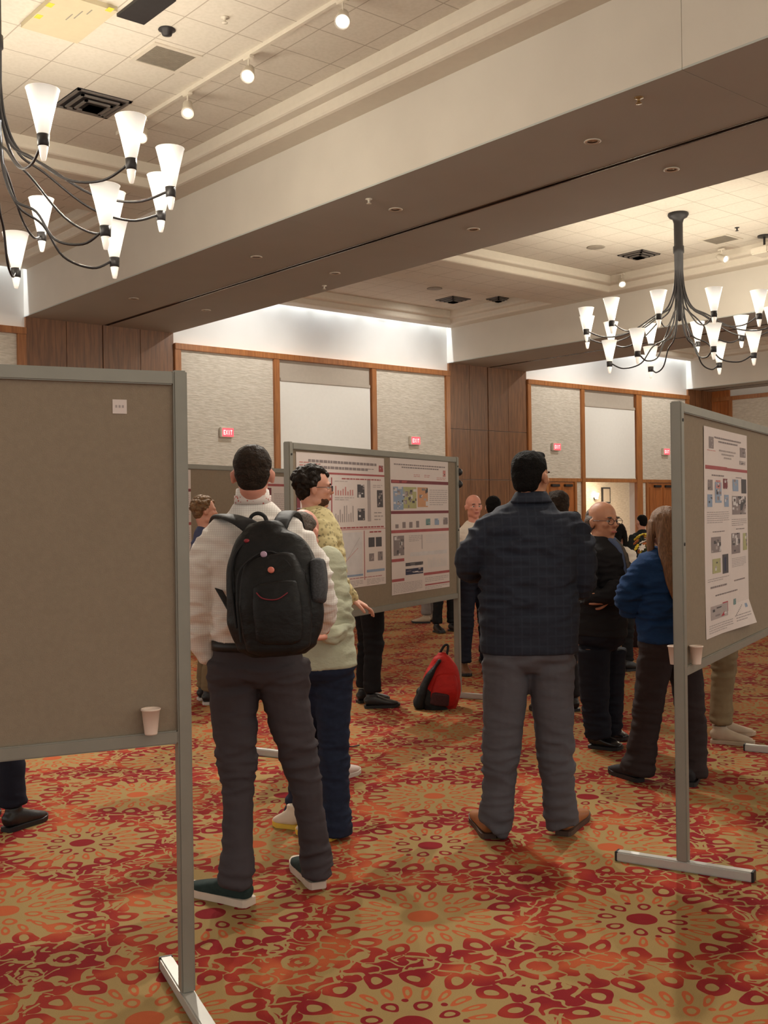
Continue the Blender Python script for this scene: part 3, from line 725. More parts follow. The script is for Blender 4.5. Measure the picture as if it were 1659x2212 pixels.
poster(bM, .07, 1.22, 1.018, 1.925, 'left poster on the two-poster board, in front of the curly-haired man', [
    ('C', .12, .88, .90, .965, 'd', 2), ('T', .03, .90, .14, .94, 'p', 2), ('T', .16, .885, .26, .93, 'r', 3), ('I', .93, .89, .985, .94, 'r', 3), ('T', .78, .90, .88, .915, 'd', 1), ('r', .0, .852, 1, .866), ('C', .48, .815, .95, .835, 'r', 1),
    ('m', 0, .55, .035, .84), ('r', .36, .25, .372, .83), ('T', .05, .55, .33, .82, 'p', 12), ('V', .40, .70, .62, .78, 'p', 8), ('T', .40, .66, .62, .69, 'g', 2), ('V', .40, .50, .62, .64, 'g', 9), ('T', .40, .80, .62, .81, 'g', 1),
    ('I', .66, .685, .745, .785, 'k', 6), ('I', .66, .51, .745, .60, 'k', 6), ('g', .78, .50, .82, .82), ('I', .90, .61, .975, .745, 'k', 8), ('T', .85, .76, .97, .79, 'g', 2), ('T', .86, .50, .97, .58, 'g', 3),
    ('C', .45, .445, .98, .468, 'r', 1), ('p', .372, .44, 1.0, .446), ('l', .44, .10, .71, .42), ('D', .46, .14, .68, .38, 'g', 26), ('D', .46, .17, .66, .30, 'p', 18), ('r', .73, .05, .738, .43),
    ('C', .80, .405, .95, .43, 'r', 1), ('k', .785, .30, .86, .375), ('k', .875, .30, .95, .375), ('I', .79, .19, .85, .25, 'd', 3), ('I', .90, .19, .96, .26, 'd', 4),
    ('b', .40, .085, .715, .10), ('b', .76, .105, .985, .125), ('C', .45, .065, .95, .075, 'r', 1), ('T', .40, .01, .71, .055, 'g', 4), ('T', .76, .01, .98, .055, 'g', 4), ('T', .04, .05, .33, .5, 'g', 22)], 3)
poster(bM, 1.31, 2.29, .925, 1.935, 'right poster on the two-poster board, with four dark red bars', [
    ('C', .06, .925, .94, .965, 'd', 2), ('I', .90, .88, .95, .93, 'p', 3), ('T', .38, .865, .50, .89, 'p', 2), ('T', .56, .865, .66, .89, 'p', 2), ('T', .78, .85, .95, .875, 'p', 2),
    ('m', .01, .815, 1, .84), ('r', .02, .82, .30, .836), ('I', .04, .70, .22, .79, 'b', 10), ('I', .20, .63, .42, .79, 'y', 14), ('I', .04, .62, .20, .70, 'b', 6), ('I', .44, .64, .62, .79, 'o', 8), ('T', .65, .65, .98, .78, 'g', 8),
    ('D', .1, .63, .35, .75, 'l', 10), ('m', .0, .59, 1, .612), ('V', .04, .485, .50, .565, 'd', 4), ('I', .58, .50, .66, .55, 't', 3), ('I', .74, .50, .82, .55, 'b', 3), ('I', .90, .50, .98, .555, 'd', 4),
    ('r', .0, .45, 1, .472), ('I', .03, .285, .20, .43, 'd', 16), ('T', .28, .38, .50, .43, 'g', 4), ('g', .50, .32, .515, .43), ('l', .30, .27, .96, .30), ('T', .58, .36, .96, .43, 'l', 5), ('r', .0, .24, .20, .262),
    ('I', .22, .20, .52, .225, 'k', 6), ('I', .22, .135, .52, .18, 'n', 8), ('V', .60, .17, .96, .25, 'l', 12), ('r', .0, .095, .20, .115), ('r', .53, .115, 1, .135), ('T', .02, .01, .50, .085, 'g', 7), ('T', .55, .06, .98, .10, 'g', 3), ('r', .55, .035, 1, .046), ('T', .55, .005, .98, .03, 'g', 2)], 7)
poster(bR, .38, 1.24, .935, 1.905, 'tall poster on the right-hand board, one lower corner lifting', [
    ('C', .22, .93, .85, .965, 'd', 2), ('I', .10, .90, .20, .955, 'd', 5), ('I', .82, .88, .96, .93, 'd', 5), ('T', .06, .885, .26, .895, 'p', 1), ('C', .32, .855, .72, .905, 'g', 3), ('I', .80, .84, .95, .86, 'g', 3), ('r', .02, .80, 1, .815), ('r', .02, .803, .5, .818),
    ('C', .15, .765, .42, .78, 'd', 1), ('C', .70, .765, .85, .775, 'd', 1), ('I', .07, .70, .17, .75, 'd', 7), ('I', .40, .71, .50, .76, 'm', 6), ('I', .22, .64, .36, .74, 'b', 8), ('I', .24, .71, .34, .75, 'p', 4), ('I', .06, .62, .16, .68, 'b', 4), ('I', .42, .62, .52, .68, 'b', 4),
    ('I', .62, .70, .76, .76, 'b', 4), ('k', .84, .69, .97, .765), ('I', .60, .58, .95, .675, 'd', 26), ('I', .80, .58, .95, .67, 'k', 6),
    ('T', .05, .54, .52, .60, 'g', 6), ('T', .58, .52, .96, .56, 'g', 4), ('C', .16, .495, .42, .505, 'd', 1), ('C', .68, .50, .9, .51, 'd', 1),
    ('I', .13, .40, .33, .475, 'd', 12), ('I', .57, .38, .78, .485, 'd', 16), ('I', .86, .39, .97, .48, 'y', 6), ('k', .36, .29, .49, .385), ('n', .40, .30, .44, .37), ('I', .15, .30, .32, .37, 'y', 4), ('T', .57, .31, .93, .36, 'g', 6), ('T', .05, .26, .5, .28, 'g', 2),
    ('C', .1, .225, .45, .245, 'd', 1), ('C', .62, .235, .9, .25, 'd', 1), ('C', .2, .185, .7, .20, 'd', 1), ('I', .10, .08, .46, .145, 'g', 8), ('x', .27, .085, .44, .135), ('x', .35, .10, .47, .15), ('I', .60, .12, .66, .15, 't', 2), ('D', .60, .06, .8, .11, 'g', 8), ('I', .86, .09, .92, .11, 'b', 1),
    ('T', .06, .015, .55, .06, 'g', 4), ('T', .62, .03, .95, .07, 'g', 3)], 11, curl=.25)
poster(bF, .10, .48, 1.1, 1.93, 'narrow poster on the farther board, between the left board and the short-haired man\'s head', [
    ('C', .1, .92, .6, .96, 'g', 2), ('I', .72, .86, .86, .95, 'p', 4), ('m', 0, .77, 1, .80), ('I', .05, .64, .4, .74, 'd', 12), ('T', .5, .62, .95, .74, 'g', 6), ('T', .05, .5, .95, .6, 'g', 5), ('r', 0, .42, 1, .45), ('T', .05, .2, .95, .4, 'g', 9)], 5)
poster(bF, 1.62, 2.35, 1.1, 1.90, 'poster with a dark red edge on the farther board, mostly behind the two-poster board', [
    ('m', 0, .45, .09, .86), ('r', 0, .88, 1, .91), ('T', .15, .5, .9, .8, 'g', 12), ('I', .2, .1, .7, .4, 'd', 10)], 9)
# small label card on the empty board
x_ = 2.44-.022-.30+.055
t_, P_, rz_ = bL
bm = bmesh.new(); box(bm, 0, .043, -.0012, .0, 0, .043)
for k in range(3): box(bm, .008+k*.010, .014+k*.010, -.0016, -.0012, .018, .026, 1)
o = fin(bm, 'label_card', [M['paper'], PC['g']], None, loc=Matrix.Translation((P_.x, P_.y, 0)) @ Matrix.Rotation(rz_, 4, 'Z') @ Vector((2.44-.022-.185, -.0095, 1.845)), rot=(0, 0, rz_)); tag(o, 'small white number card on the upper right corner of the empty left board', 'card')
def cup(bt, x, y, lab):
    t_, P, rz = bt
    bm = bmesh.new(); lathe(bm, [(.001, 0), (.0185, 0), (.0195, .004), (.0275, .074), (.0298, .074), (.0305, .078), (.0290, .080), (.0265, .078), (.018, .006), (.001, .006)], seg=28)
    loc = Matrix.Translation((P.x, P.y, 0)) @ Matrix.Rotation(rz, 4, 'Z') @ Vector((x, y, .862))
    o = fin(bm, 'paper_cup', M['cup'], None, True, loc=loc); tag(o, lab, 'paper cup', 'paper cups on the bottom rails of the boards')
cup(bL, 2.33, -.040, 'paper cup standing on the bottom rail of the empty left board')
cup(bR, .10, -.040, 'paper cup on the bottom rail of the right board, right of its post')
cup(bR, .06, .042, 'paper cup on the back of the right board, peeking out left of its post')
# black clips on the far post of the two-poster board
for i, (zz, lb) in enumerate(((1.86, 'upper'), (1.76, 'lower'))):
    bm = bmesh.new(); lathe(bm, [(.001, -.02), (.03, -.02), (.034, 0), (.03, .02), (.001, .02)], seg=16)
    bmesh.ops.rotate(bm, verts=bm.verts, cent=(0, 0, 0), matrix=Matrix.Rotation(PI/2, 3, 'Y'))
    t_, P, rz = bM
    o = fin(bm, 'board_clip', M['blackp'], None, True, loc=Matrix.Translation((P.x, P.y, 0)) @ Matrix.Rotation(rz, 4, 'Z') @ Vector((2.455+.04, -.01, zz)), rot=(0, 0, rz))
    tag(o, lb+' of two round black clips on the right post of the two-poster board', 'clip')

# ------------------------------------------------------------------ people
def fabric(name, col, var=.10, scale=5, rough=.85, bump=.5, bscale=9, sheen=.0, fine=0.):
    return plain(name, col, rough, 0, var, scale, bump, bscale, .25, (1, 1, 1.6), sheen)
def striped(name, c1, c2, fx=0, fz=0, duty=.12, bump=.4):
    m, nt, bs = newmat(name); X.nt = nt; L = nt.links.new
    tc = nd(nt, 'ShaderNodeTexCoord'); sp = nd(nt, 'ShaderNodeSeparateXYZ'); L(tc.outputs['Object'], sp.inputs[0])
    f_ = None
    if fx: f_ = xlt(xmod((X(sp.outputs[0])*CA-X(sp.outputs[1])*SA)*fx, 1.), duty)
    if fz:
        g_ = xlt(xmod(X(sp.outputs[2])*fz, 1.), duty); f_ = g_ if f_ is None else xmax(f_, g_)
    L(mixc(nt, f_, c1, c2), bs.inputs['Base Color']); bs.inputs['Roughness'].default_value = .85; bs.inputs['Specular IOR Level'].default_value = .25
    nz = nd(nt, 'ShaderNodeTexNoise'); nz.inputs['Scale'].default_value = 9; nz.inputs['Detail'].default_value = 3; L(tc.outputs['Object'], nz.inputs[0])
    b_ = nd(nt, 'ShaderNodeBump'); b_.inputs['Strength'].default_value = bump; b_.inputs['Distance'].default_value = .02; L(nz.outputs[0], b_.inputs['Height']); L(b_.outputs[0], bs.inputs['Normal'])
    return m
def spotted(name, c1, c2, scale=30, thr=.35):
    m, nt, bs = newmat(name); X.nt = nt; L = nt.links.new
    tc = nd(nt, 'ShaderNodeTexCoord'); vo = nd(nt, 'ShaderNodeTexVoronoi'); vo.inputs['Scale'].default_value = scale; L(tc.outputs['Object'], vo.inputs[0])
    L(mixc(nt, xlt(X(vo.outputs['Distance']), thr), c1, c2), bs.inputs['Base Color']); bs.inputs['Roughness'].default_value = .85
    return m
SK = {'fair': plain('skin_fair', srgb(206, 150, 128), .5, var=.08, scale=14), 'tan': plain('skin_tan', srgb(186, 132, 104), .5, var=.08, scale=14), 'pink': plain('skin_pink', srgb(212, 146, 126), .5, var=.08, scale=14)}
HR = {'brown': plain('hair_dark_brown', srgb(44, 34, 27), .6, var=.45, scale=60, bump=.8, bscale=140, spec=.15), 'black': plain('hair_black', srgb(16, 14, 14), .8, var=.4, scale=60, bump=.8, bscale=140, spec=.15),
      'curly': plain('hair_curly_brown', srgb(32, 25, 20), .6, var=.5, scale=45, bump=.9, bscale=70, spec=.15), 'blond': plain('hair_dark_blond', srgb(112, 84, 54), .6, var=.4, scale=45, bump=.9, bscale=70),
      'grey': plain('hair_grey', srgb(84, 72, 64), .6, var=.35, scale=60, bump=.7, bscale=120), 'long': plain('hair_long_brown', srgb(120, 84, 54), .5, var=.4, scale=26, bump=.9, bscale=40, stretch=(6, 6, .6))}
HR['beard'] = plain('beard_brown', srgb(84, 58, 46), .8, var=.3, scale=60, bump=.6, bscale=120, spec=.15)
M['eyew'] = plain('eye_white', srgb(226, 220, 212), .3, var=.01); M['lip'] = plain('lip', srgb(176, 100, 92), .5)
M['lens'] = plain('spectacle_rim', srgb(60, 56, 60), .3, .6)

def folder(amp, kind, zs=()):
    """cloth relief: soft wrinkles running across the limb; zs: heights where they bunch"""
    def f_(p):
        k = .35
        for z_, s_ in zs: k += math.exp(-((p.z-z_)/s_)**2)
        q = Vector((p.x*5, p.y*5, p.z*(16 if kind == 'x' else 6)))
        n_ = noise.noise(q)+.5*noise.noise(q*2.1)
        r_ = (1-abs(n_)*2.2)
        return amp*k*r_*1.1
    return f_
def hand(bm_or_none, Pw, dirv, palm, s=1., curl=.6, mirror=1):
    """hand from the wrist Pw along dirv; palm = direction the palm faces. returns mesh"""
    bm = bmesh.new(); d = Vector(dirv).normalized(); n_ = Vector(palm); n_ = (n_-d*n_.dot(d)).normalized(); u = d.cross(n_)*mirror
    def P(a, b, c): return Pw+(d*a+u*b+n_*c)*s
    tube(bm, [(P(-.03, 0, 0), .028*s, .020*s), (P(.01, 0, 0), .029*s, .018*s), (P(.05, 0, .002), .040*s, .016*s), (P(.088, 0, .004), .041*s, .013*s)], side=u, n=4, seg=14)
    for i, (b, l) in enumerate(((-.031, .068), (-.0105, .078), (.0105, .072), (.030, .056))):
        c0 = curl*(.9+.12*i); a = .085; z = .004; ang = c0*.35; pts = [(P(a-.02, b, z), .0095*s, .0085*s)]
        for k, fr in enumerate((.45, .30, .25)):
            a += math.cos(ang)*l*fr; z += math.sin(ang)*l*fr; pts.append((P(a, b*1.05, z), (.0088-.001*k)*s, (.0082-.001*k)*s)); ang += c0*.75
        tube(bm, pts, side=u, n=3, seg=10)
    tube(bm, [(P(.015, -.022, .004), .013*s, .012*s), (P(.045, -.052, .014), .0115*s, .0105*s), (P(.070, -.066, .026), .010*s, .009*s), (P(.088, -.068, .036), .008*s, .007*s)], side=u, n=3, seg=10)
    return evalmesh(bm, .0038*s, 1)
def shoe(name, heel, toe, mat, sole, parent, origin, w_=.048, h_=.085, solemat=None):
    heel = Vector(heel); toe = Vector(toe); d = (toe-heel); L_ = d.length; d.normalize(); s = Vector((-d.y, d.x, 0)); up = Vector((0, 0, 1))
    def P(a, z): return heel+d*(a*L_)+up*z
    bm = bmesh.new()
    b0 = .018
    tube(bm, [(P(.06, b0+.034), w_*.70, .034), (P(.16, b0+.042), w_*.80, .046), (P(.34, b0+.036), w_*.84, .044), (P(.55, b0+.026), w_*.95, .032), (P(.75, b0+.018), w_*1.0, .024), (P(.92, b0+.012), w_*.74, .016)], side=s, n=5, seg=16, sq=2.4)
    tube(bm, [(P(.20, b0+.04), w_*.70, .045), (P(.20, h_+.028), w_*.72, .046)], side=s, n=2, seg=14, round_ends=False)
    me = evalmesh(bm, .007, 2); shift_mesh(me, origin); o = link(name, me, mat, parent)
    bm = bmesh.new(); rows = []
    prof = [(-.01, .60), (.03, .78), (.15, .86), (.35, .84), (.55, .93), (.75, 1.03), (.90, .86), (.98, .5), (1.0, .25)]
    for z in (0.001, .010, sole):
        row = [P(a, z+(.012*(a-.8)/.2 if a > .8 else 0))+s*w_*b_ for a, b_ in prof]+[P(a, z+(.012*(a-.8)/.2 if a > .8 else 0))-s*w_*b_ for a, b_ in reversed(prof)]
        rows.append([bm.verts.new(v-Vector(origin)) for v in row])
    for a_, b_ in zip(rows, rows[1:]):
        n_ = len(a_)
        for k in range(n_): bm.faces.new((a_[k], a_[(k+1) % n_], b_[(k+1) % n_], b_[k]))
    bm.faces.new(rows[0][::-1]); bm.faces.new(rows[-1])
    fin(bm, 'sole', solemat or M['blackp'], o, False)
    return o
def build_head(bm, Cn, face, s=1., tilt=0., lean=0.):
    Fw = vdir(face); U = Vector((0, 0, 1)); Rt = Fw.cross(U)
    q = Matrix.Rotation(-math.radians(tilt), 3, Rt) if tilt else Matrix.Identity(3)   # tilt>0: looks down
    if tilt: q = Matrix.Rotation(-math.radians(tilt), 3, Rt)
    Fw = q @ Fw; U = q @ U
    if lean: q2 = Matrix.Rotation(math.radians(lean), 3, Fw); Rt = q2 @ Rt; U = q2 @ U
    def P(r, f_, u): return Cn+(Rt*r+Fw*f_+U*u)*s
    e = lambda c, a, b, d, sg=20: ellip(bm, P(*c), Rt, U, Fw, a*s, b*s, d*s, sg)
    e((0, -.008, .032), .075, .096, .085)
    e((0, .022, -.03), .062, .070, .082)
    e((0, .030, -.070), .050, .052, .045)
    e((0, .058, -.098), .026, .026, .020)
    e((0, .080, .020), .050, .018, .013)
    for k in (-1, 1):
        e((k*.040, .066, -.020), .020, .022, .020)
        e((k*.080, -.004, -.012), .010, .018, .030, 14)
        e((k*.086, -.010, -.002), .007, .013, .018, 12)
        e((k*.045, .01, -.075), .018, .035, .022)
    tube(bm, [(P(0, .086, .012), .009*s, .010*s), (P(0, .100, -.012), .011*s, .011*s), (P(0, .107, -.028), .015*s, .012*s)], side=Rt, n=3, seg=12)
    e((0, .086, -.057), .023, .012, .007, 12); e((0, .084, -.068), .020, .012, .007, 12)
    return P, Rt, Fw, U
def face_bits(o, P, Rt, Fw, U, s, origin, hair, brows=True, glasses=False):
    def part(name, bm, mat, par=o):
        for v in bm.verts: v.co -= Vector(origin)
        return fin(bm, name, mat, par, True)
    for k in (-1, 1):
        bm = bmesh.new(); ellip(bm, P(k*.030, .079, .000), Rt, U, Fw, .0135*s, .009*s, .0075*s, 12); ey = part('eye', bm, M['eyew'])
        bm = bmesh.new(); ellip(bm, P(k*.030, .0865, .000), Rt, U, Fw, .0055*s, .003*s, .0055*s, 10); part('iris', bm, M['blackp'], ey)
        if brows:
            bm = bmesh.new(); ellip(bm, P(k*.031, .092, .022), Rt, U, Fw, .020*s, .006*s, .005*s, 10); part('eyebrow', bm, hair)
    bm = bmesh.new(); ellip(bm, P(0, .094, -.062), Rt, U, Fw, .022*s, .006*s, .008*s, 12); part('lips', bm, M['lip'])
    if glasses:
        bm = bmesh.new()
        for k in (-1, 1):
            c_ = P(k*.033, .104, -.002); pts = [c_+(Rt*math.cos(t_*PI/8)*.024+U*math.sin(t_*PI/8)*.018)*s for t_ in range(17)]
            tube(bm, [(p_, .0016*s, .0016*s) for p_ in pts], n=1, seg=6, round_ends=False)
            tube(bm, [(P(k*.056, .102, .002), .0018*s, .0018*s), (P(k*.078, .06, .004), .0018*s, .0018*s), (P(k*.084, .0, .004), .0018*s, .0018*s)], n=3, seg=6)
        tube(bm, [(P(-.010, .104, .002), .0016*s, .0016*s), (P(.010, .104, .002), .0016*s, .0016*s)], n=1, seg=6)
        for v in bm.verts: v.co -= Vector(origin)
        fin(bm, 'spectacles', M['lens'], o, True)
def hair_mesh(kind, P, Rt, Fw, U, s, seed=1):
    bm = bmesh.new(); rnd = random.Random(seed)
    e = lambda c, a, b, d, sg=18: ellip(bm, P(*c), Rt, U, Fw, a*s, b*s, d*s, sg)
    fold = None; vox = .006
    if kind == 'short':
        e((0, -.024, .044), .080, .090, .080); e((0, -.046, .005), .073, .062, .070); e((0, -.050, -.03), .060, .048, .045)
        fold = lambda p: .003*noise.noise(p*45)
    elif kind == 'crop':
        e((0, -.018, .046), .082, .096, .080); e((0, -.040, .008), .077, .070, .075); e((0, -.050, -.035), .064, .050, .045); e((0, .035, .098), .05, .05, .022)
        fold = lambda p: .004*noise.noise(p*40)
    elif kind == 'curly':
        e((0, -.025, .050), .086, .092, .078); e((0, -.055, .0), .076, .055, .075)
        for i in range(170):
            a = rnd.uniform(-PI, PI); b = rnd.uniform(-.5, PI/2)
            f_ = math.cos(b)*math.cos(a); r_ = math.cos(b)*math.sin(a); u_ = math.sin(b)
            if f_ > .35 and u_ < .35: continue
            q = rnd.uniform(.010, .020); e((r_*.090, -.020+f_*.102, .045+u_*.082), q, q, q, 8)
        vox = .0055; fold = lambda p: .004*noise.noise(p*60)
    elif kind == 'fringe':      # balding: hair round the back and the sides
        e((0, -.046, -.002), .088, .066, .060); e((0, -.022, .012), .0870, .046, .040); e((0, -.055, -.035), .066, .045, .04); e((0, -.062, .035), .070, .046, .050)
        fold = lambda p: .002*noise.noise(p*50)
    elif kind == 'thin':
        e((0, -.030, .030), .078, .084, .070); e((0, -.045, .0), .077, .062, .065); e((0, -.052, -.04), .058, .045, .035)
        fold = lambda p: .002*noise.noise(p*50)
    elif kind == 'long':
        e((0, -.020, .042), .086, .098, .082); e((0, -.045, -.01), .086, .075, .09)
        tube(bm, [(P(0, -.05, .02), .085*s, .065*s), (P(0, -.085, -.10), .095*s, .055*s), (P(0, -.135, -.22), .10*s, .042*s), (P(0, -.165, -.34), .085*s, .032*s), (P(0, -.17, -.43), .05*s, .02*s)], side=Rt, n=6, seg=20)
        for k in (-1, 1): tube(bm, [(P(k*.078, .0, .03), .018*s, .04*s), (P(k*.090, .01, -.08), .02*s, .035*s), (P(k*.085, .0, -.22), .02*s, .03*s)], side=Rt, n=4, seg=10)
        fold = lambda p: .006*noise.noise(Vector((p.x*45, p.y*45, p.z*5)))
    return evalmesh(bm, vox*s, 1, fold)

def person(lab, D, head, torso, arms, legs, skin='fair', hair=('short', 'brown'), top=None, bottom=None, facing=0, tyaw=None, shoes=None, neck=None,
           headscale=1., tilt=0., lean=0., vox=.009, topname='shirt', topfold=.010, legfold=.008, hands=(), bits=False, glasses=False, collar=None, sq=2.3, extra=None, nobody=False, beard=None, cuff=None):
    """torso: [(px,py,dd,halfw,halfd)] bottom to top; arms: [[(px,py,dd,r)...]]; legs: [[...]]; every point is a place in the hall at distance D+dd"""
    A = lambda q: at(q[0], q[1], D+q[2])
    side = vdir((facing if tyaw is None else tyaw)+90)
    feet = [A(l[-1]) for l in legs] if legs else [A(torso[0])]
    O = sum(feet, Vector())/len(feet); O.z = 0
    hc = A(head)
    # body under the clothes
    bm = bmesh.new()
    P, Rt, Fw, U = build_head(bm, hc, head[3], headscale, tilt, lean)
    nb = A(neck) if neck else hc-Vector((0, 0, .19*headscale))
    tube(bm, [(nb-Vector((0, 0, .05)), .060, .056), (nb+(hc-nb)*.3+Fw*-.006, .053*headscale, .052*headscale), (P(0, -.028, -.06), .053*headscale, .052*headscale), (P(0, -.02, .0), .05*headscale, .055*headscale)], side=side, n=4, seg=16)
    ts = [(A(q), q[3]*(.74 if i_ == 0 else .84), q[4]*(.72 if i_ == 0 else .80)) for i_, q in enumerate(torso)]
    tube(bm, ts, side=side, n=5, seg=20, sq=sq)
    for a_ in arms: tube(bm, [(A(q), q[3]*.66, q[3]*.66) for q in a_], n=5, seg=12, round_ends=False)
    for a_ in legs: tube(bm, [(A(q), q[3]*.68, q[3]*.68) for q in a_], n=5, seg=12, round_ends=False)
    me = evalmesh(bm, min(vox, .008) if bits else vox, 1)
    ms = [me]
    for h in hands:     # (arm index, direction, palm, scale, curl, mirror)
        q = arms[h[0]][-1]; ms.append(hand(None, A(q), h[1], h[2], h[3], h[4], h[5]))
    me = joinmesh(ms); shift_mesh(me, O)
    o = link('person', me, SK[skin], None, O); tag(o, lab, 'person')
    if hair:
        hm = hair_mesh(hair[0], P, Rt, Fw, U, headscale, len(lab)); shift_mesh(hm, O); link('hair', hm, HR[hair[1]], o)
    if beard:
        bm = bmesh.new(); ellip(bm, P(0, .020, -.070), Rt, U, Fw, .0585*headscale, .068*headscale, .050*headscale, 16)
        m_ = evalmesh(bm, .006, 1, lambda p: .002*noise.noise(p*60)); shift_mesh(m_, O); link('beard', m_, HR[beard], o)
    if bits: face_bits(o, P, Rt, Fw, U, headscale, O, HR[hair[1]] if hair else HR['grey'], True, glasses)
    if bottom:
        bm = bmesh.new(); tb_ = torso[:3]
        hp_ = [A(torso[0]), A(torso[1])]
        tube(bm, [(A(q), q[3]*.93, q[4]*.93) for q in torso[:2]], side=side, n=3, seg=24, sq=sq)
        for l in legs:
            tube(bm, [(A(q), q[3], q[3]*(q[4] if len(q) > 4 else 1.08)) for q in l], side=side, n=6, seg=18, round_ends=False)
        kz = [(A(l[min(2, len(l)-1)]).z, .10) for l in legs[:1]]+[(.10, .09), (A(torso[0]).z-.03, .06)]
        m_ = evalmesh(bm, vox, 3, folder(legfold, 'x', kz)); shift_mesh(m_, O); link('trousers', m_, bottom, o)
    if top:
        bm = bmesh.new(); tube(bm, [(A(q), q[3], q[4]) for q in torso[1:]] if topname == 'shirt' else [(A(q), q[3], q[4]) for q in torso], side=side, n=6, seg=28, sq=sq, round_ends=False)
        for a_ in arms:
            aa = a_[:-1]+[a_[-1]]
            tube(bm, [(A(q), q[3], q[3]) for q in aa], n=6, seg=16, round_ends=True)
        m_ = evalmesh(bm, vox, 3, folder(topfold, 'x', [(A(torso[1]).z+.08, .1), (A(arms[0][1]).z if arms else 1.1, .12)])); shift_mesh(m_, O); tp = link(topname, m_, top, o)
        if collar:
            bm = bmesh.new(); rows = []
            for rr, zz in ((.066, -.035), (.070, .0), (.066, .035), (.060, .033), (.062, -.03)):
                rows.append([bm.verts.new(nb-O+side*math.cos(2*PI*k/24)*rr*1.0+vdir((facing if tyaw is None else tyaw))*math.sin(2*PI*k/24)*rr*1.05+Vector((0, 0, zz+.02-.012*math.sin(2*PI*k/24)))) for k in range(24)])
            for a_, b_ in zip(rows, rows[1:]+rows[:1]):
                for k in range(24): bm.faces.new((a_[k], a_[(k+1) % 24], b_[(k+1) % 24], b_[k]))
            fin(bm, 'collar', collar, tp, True)
    if shoes:
        for h_, t_ in shoes['pos']:
            shoe('shoe', Vector((*h_[:2], 0)), Vector((*t_[:2], 0)), shoes['mat'], shoes.get('sole', .022), o, O, shoes.get('w', .048), shoes.get('h', .085), shoes.get('smat'))
    if extra: extra(o, O, A, side, P, Rt, Fw, U)
    return o, O
def floor_at(px, py):
    dx, dy = px-CX, py-CY; v = dy+ROLL*dx; return W((dx-ROLL*dy)/v*EYE, F*EYE/v)

# --- man with the black backpack
shirtw = striped('white_checked_shirt', srgb(236, 232, 226), srgb(222, 214, 210), 110, 110, .25)
grey_tr = fabric('dark_grey_twill', srgb(66, 60, 64), .08)
def belt_extra(zpx, mat, halfw, halfd, name='belt'):
    def f_(o, O, A, side, P, Rt, Fw, U):
        p = A(zpx)-O; bm = bmesh.new(); tube(bm, [(p-Vector((0, 0, .018)), halfw, halfd), (p+Vector((0, 0, .018)), halfw, halfd)], side=side, n=1, seg=28, round_ends=False, sq=2.3)
        fin(bm, name, mat, o, True)
    return f_
D1 = 4.33
person('man from behind in white shirt and dark grey trousers, wearing the black backpack', D1,
    (546, 1025, 0, -4), [(556, 1440, 0, .196, .125), (556, 1385, 0, .182, .115), (556, 1310, 0, .175, .12), (553, 1220, .0, .190, .125), (550, 1155, .02, .200, .12), (548, 1128, .03, .165, .10), (547, 1108, .03, .115, .08), (546, 1085, .03, .070, .068)],
    [[(486, 1148, .02, .062), (456, 1195, .0, .066), (438, 1270, .0, .060), (437, 1330, .02, .054), (438, 1385, .04, .050), (452, 1415, .05, .046)], [(622, 1146, .02, .060), (658, 1190, .03, .062), (690, 1260, .06, .058), (698, 1310, .14, .050), (692, 1345, .26, .044)]],
    [[(508, 1430, .0, .105), (506, 1520, .0, .095), (512, 1640, -.02, .074), (514, 1700, -.03, .062), (513, 1800, -.07, .060), (511, 1880, -.10, .062), (510, 1905, -.10, .064)], [(610, 1430, .0, .105), (620, 1520, .02, .093), (650, 1640, .04, .072), (662, 1710, .05, .062), (676, 1800, .08, .058), (684, 1866, .10, .056), (685, 1890, .10, .058)]],
    hair=('short', 'brown'), top=shirtw, bottom=grey_tr, facing=5, neck=(546, 1088, .02), skin='pink', headscale=.98, collar=shirtw, vox=.0085, topfold=.012, legfold=.010,
    hands=[(1, W(-.4, .7, -.2)-W(0, 0, 0), (0, 0, -1), 1, .7, 1)],
    shoes={'pos': [(floor_at(541, 1957), floor_at(408, 1925)), (floor_at(688, 1921), floor_at(640, 1868))], 'mat': fabric('dark_green_knit', srgb(38, 52, 50), .2, 30), 'smat': plain('pale_sole', srgb(206, 188, 172), .6), 'sole': .030, 'w': .048},
    extra=lambda *a: (belt_extra((556, 1392, 0), M['blackp'], .184, .117)(*a), belt_extra((546, 1080, .02), spotted('printed_lanyard', srgb(226, 214, 208), srgb(196, 110, 104), 70, .3), .0735, .072, 'lanyard')(*a)))
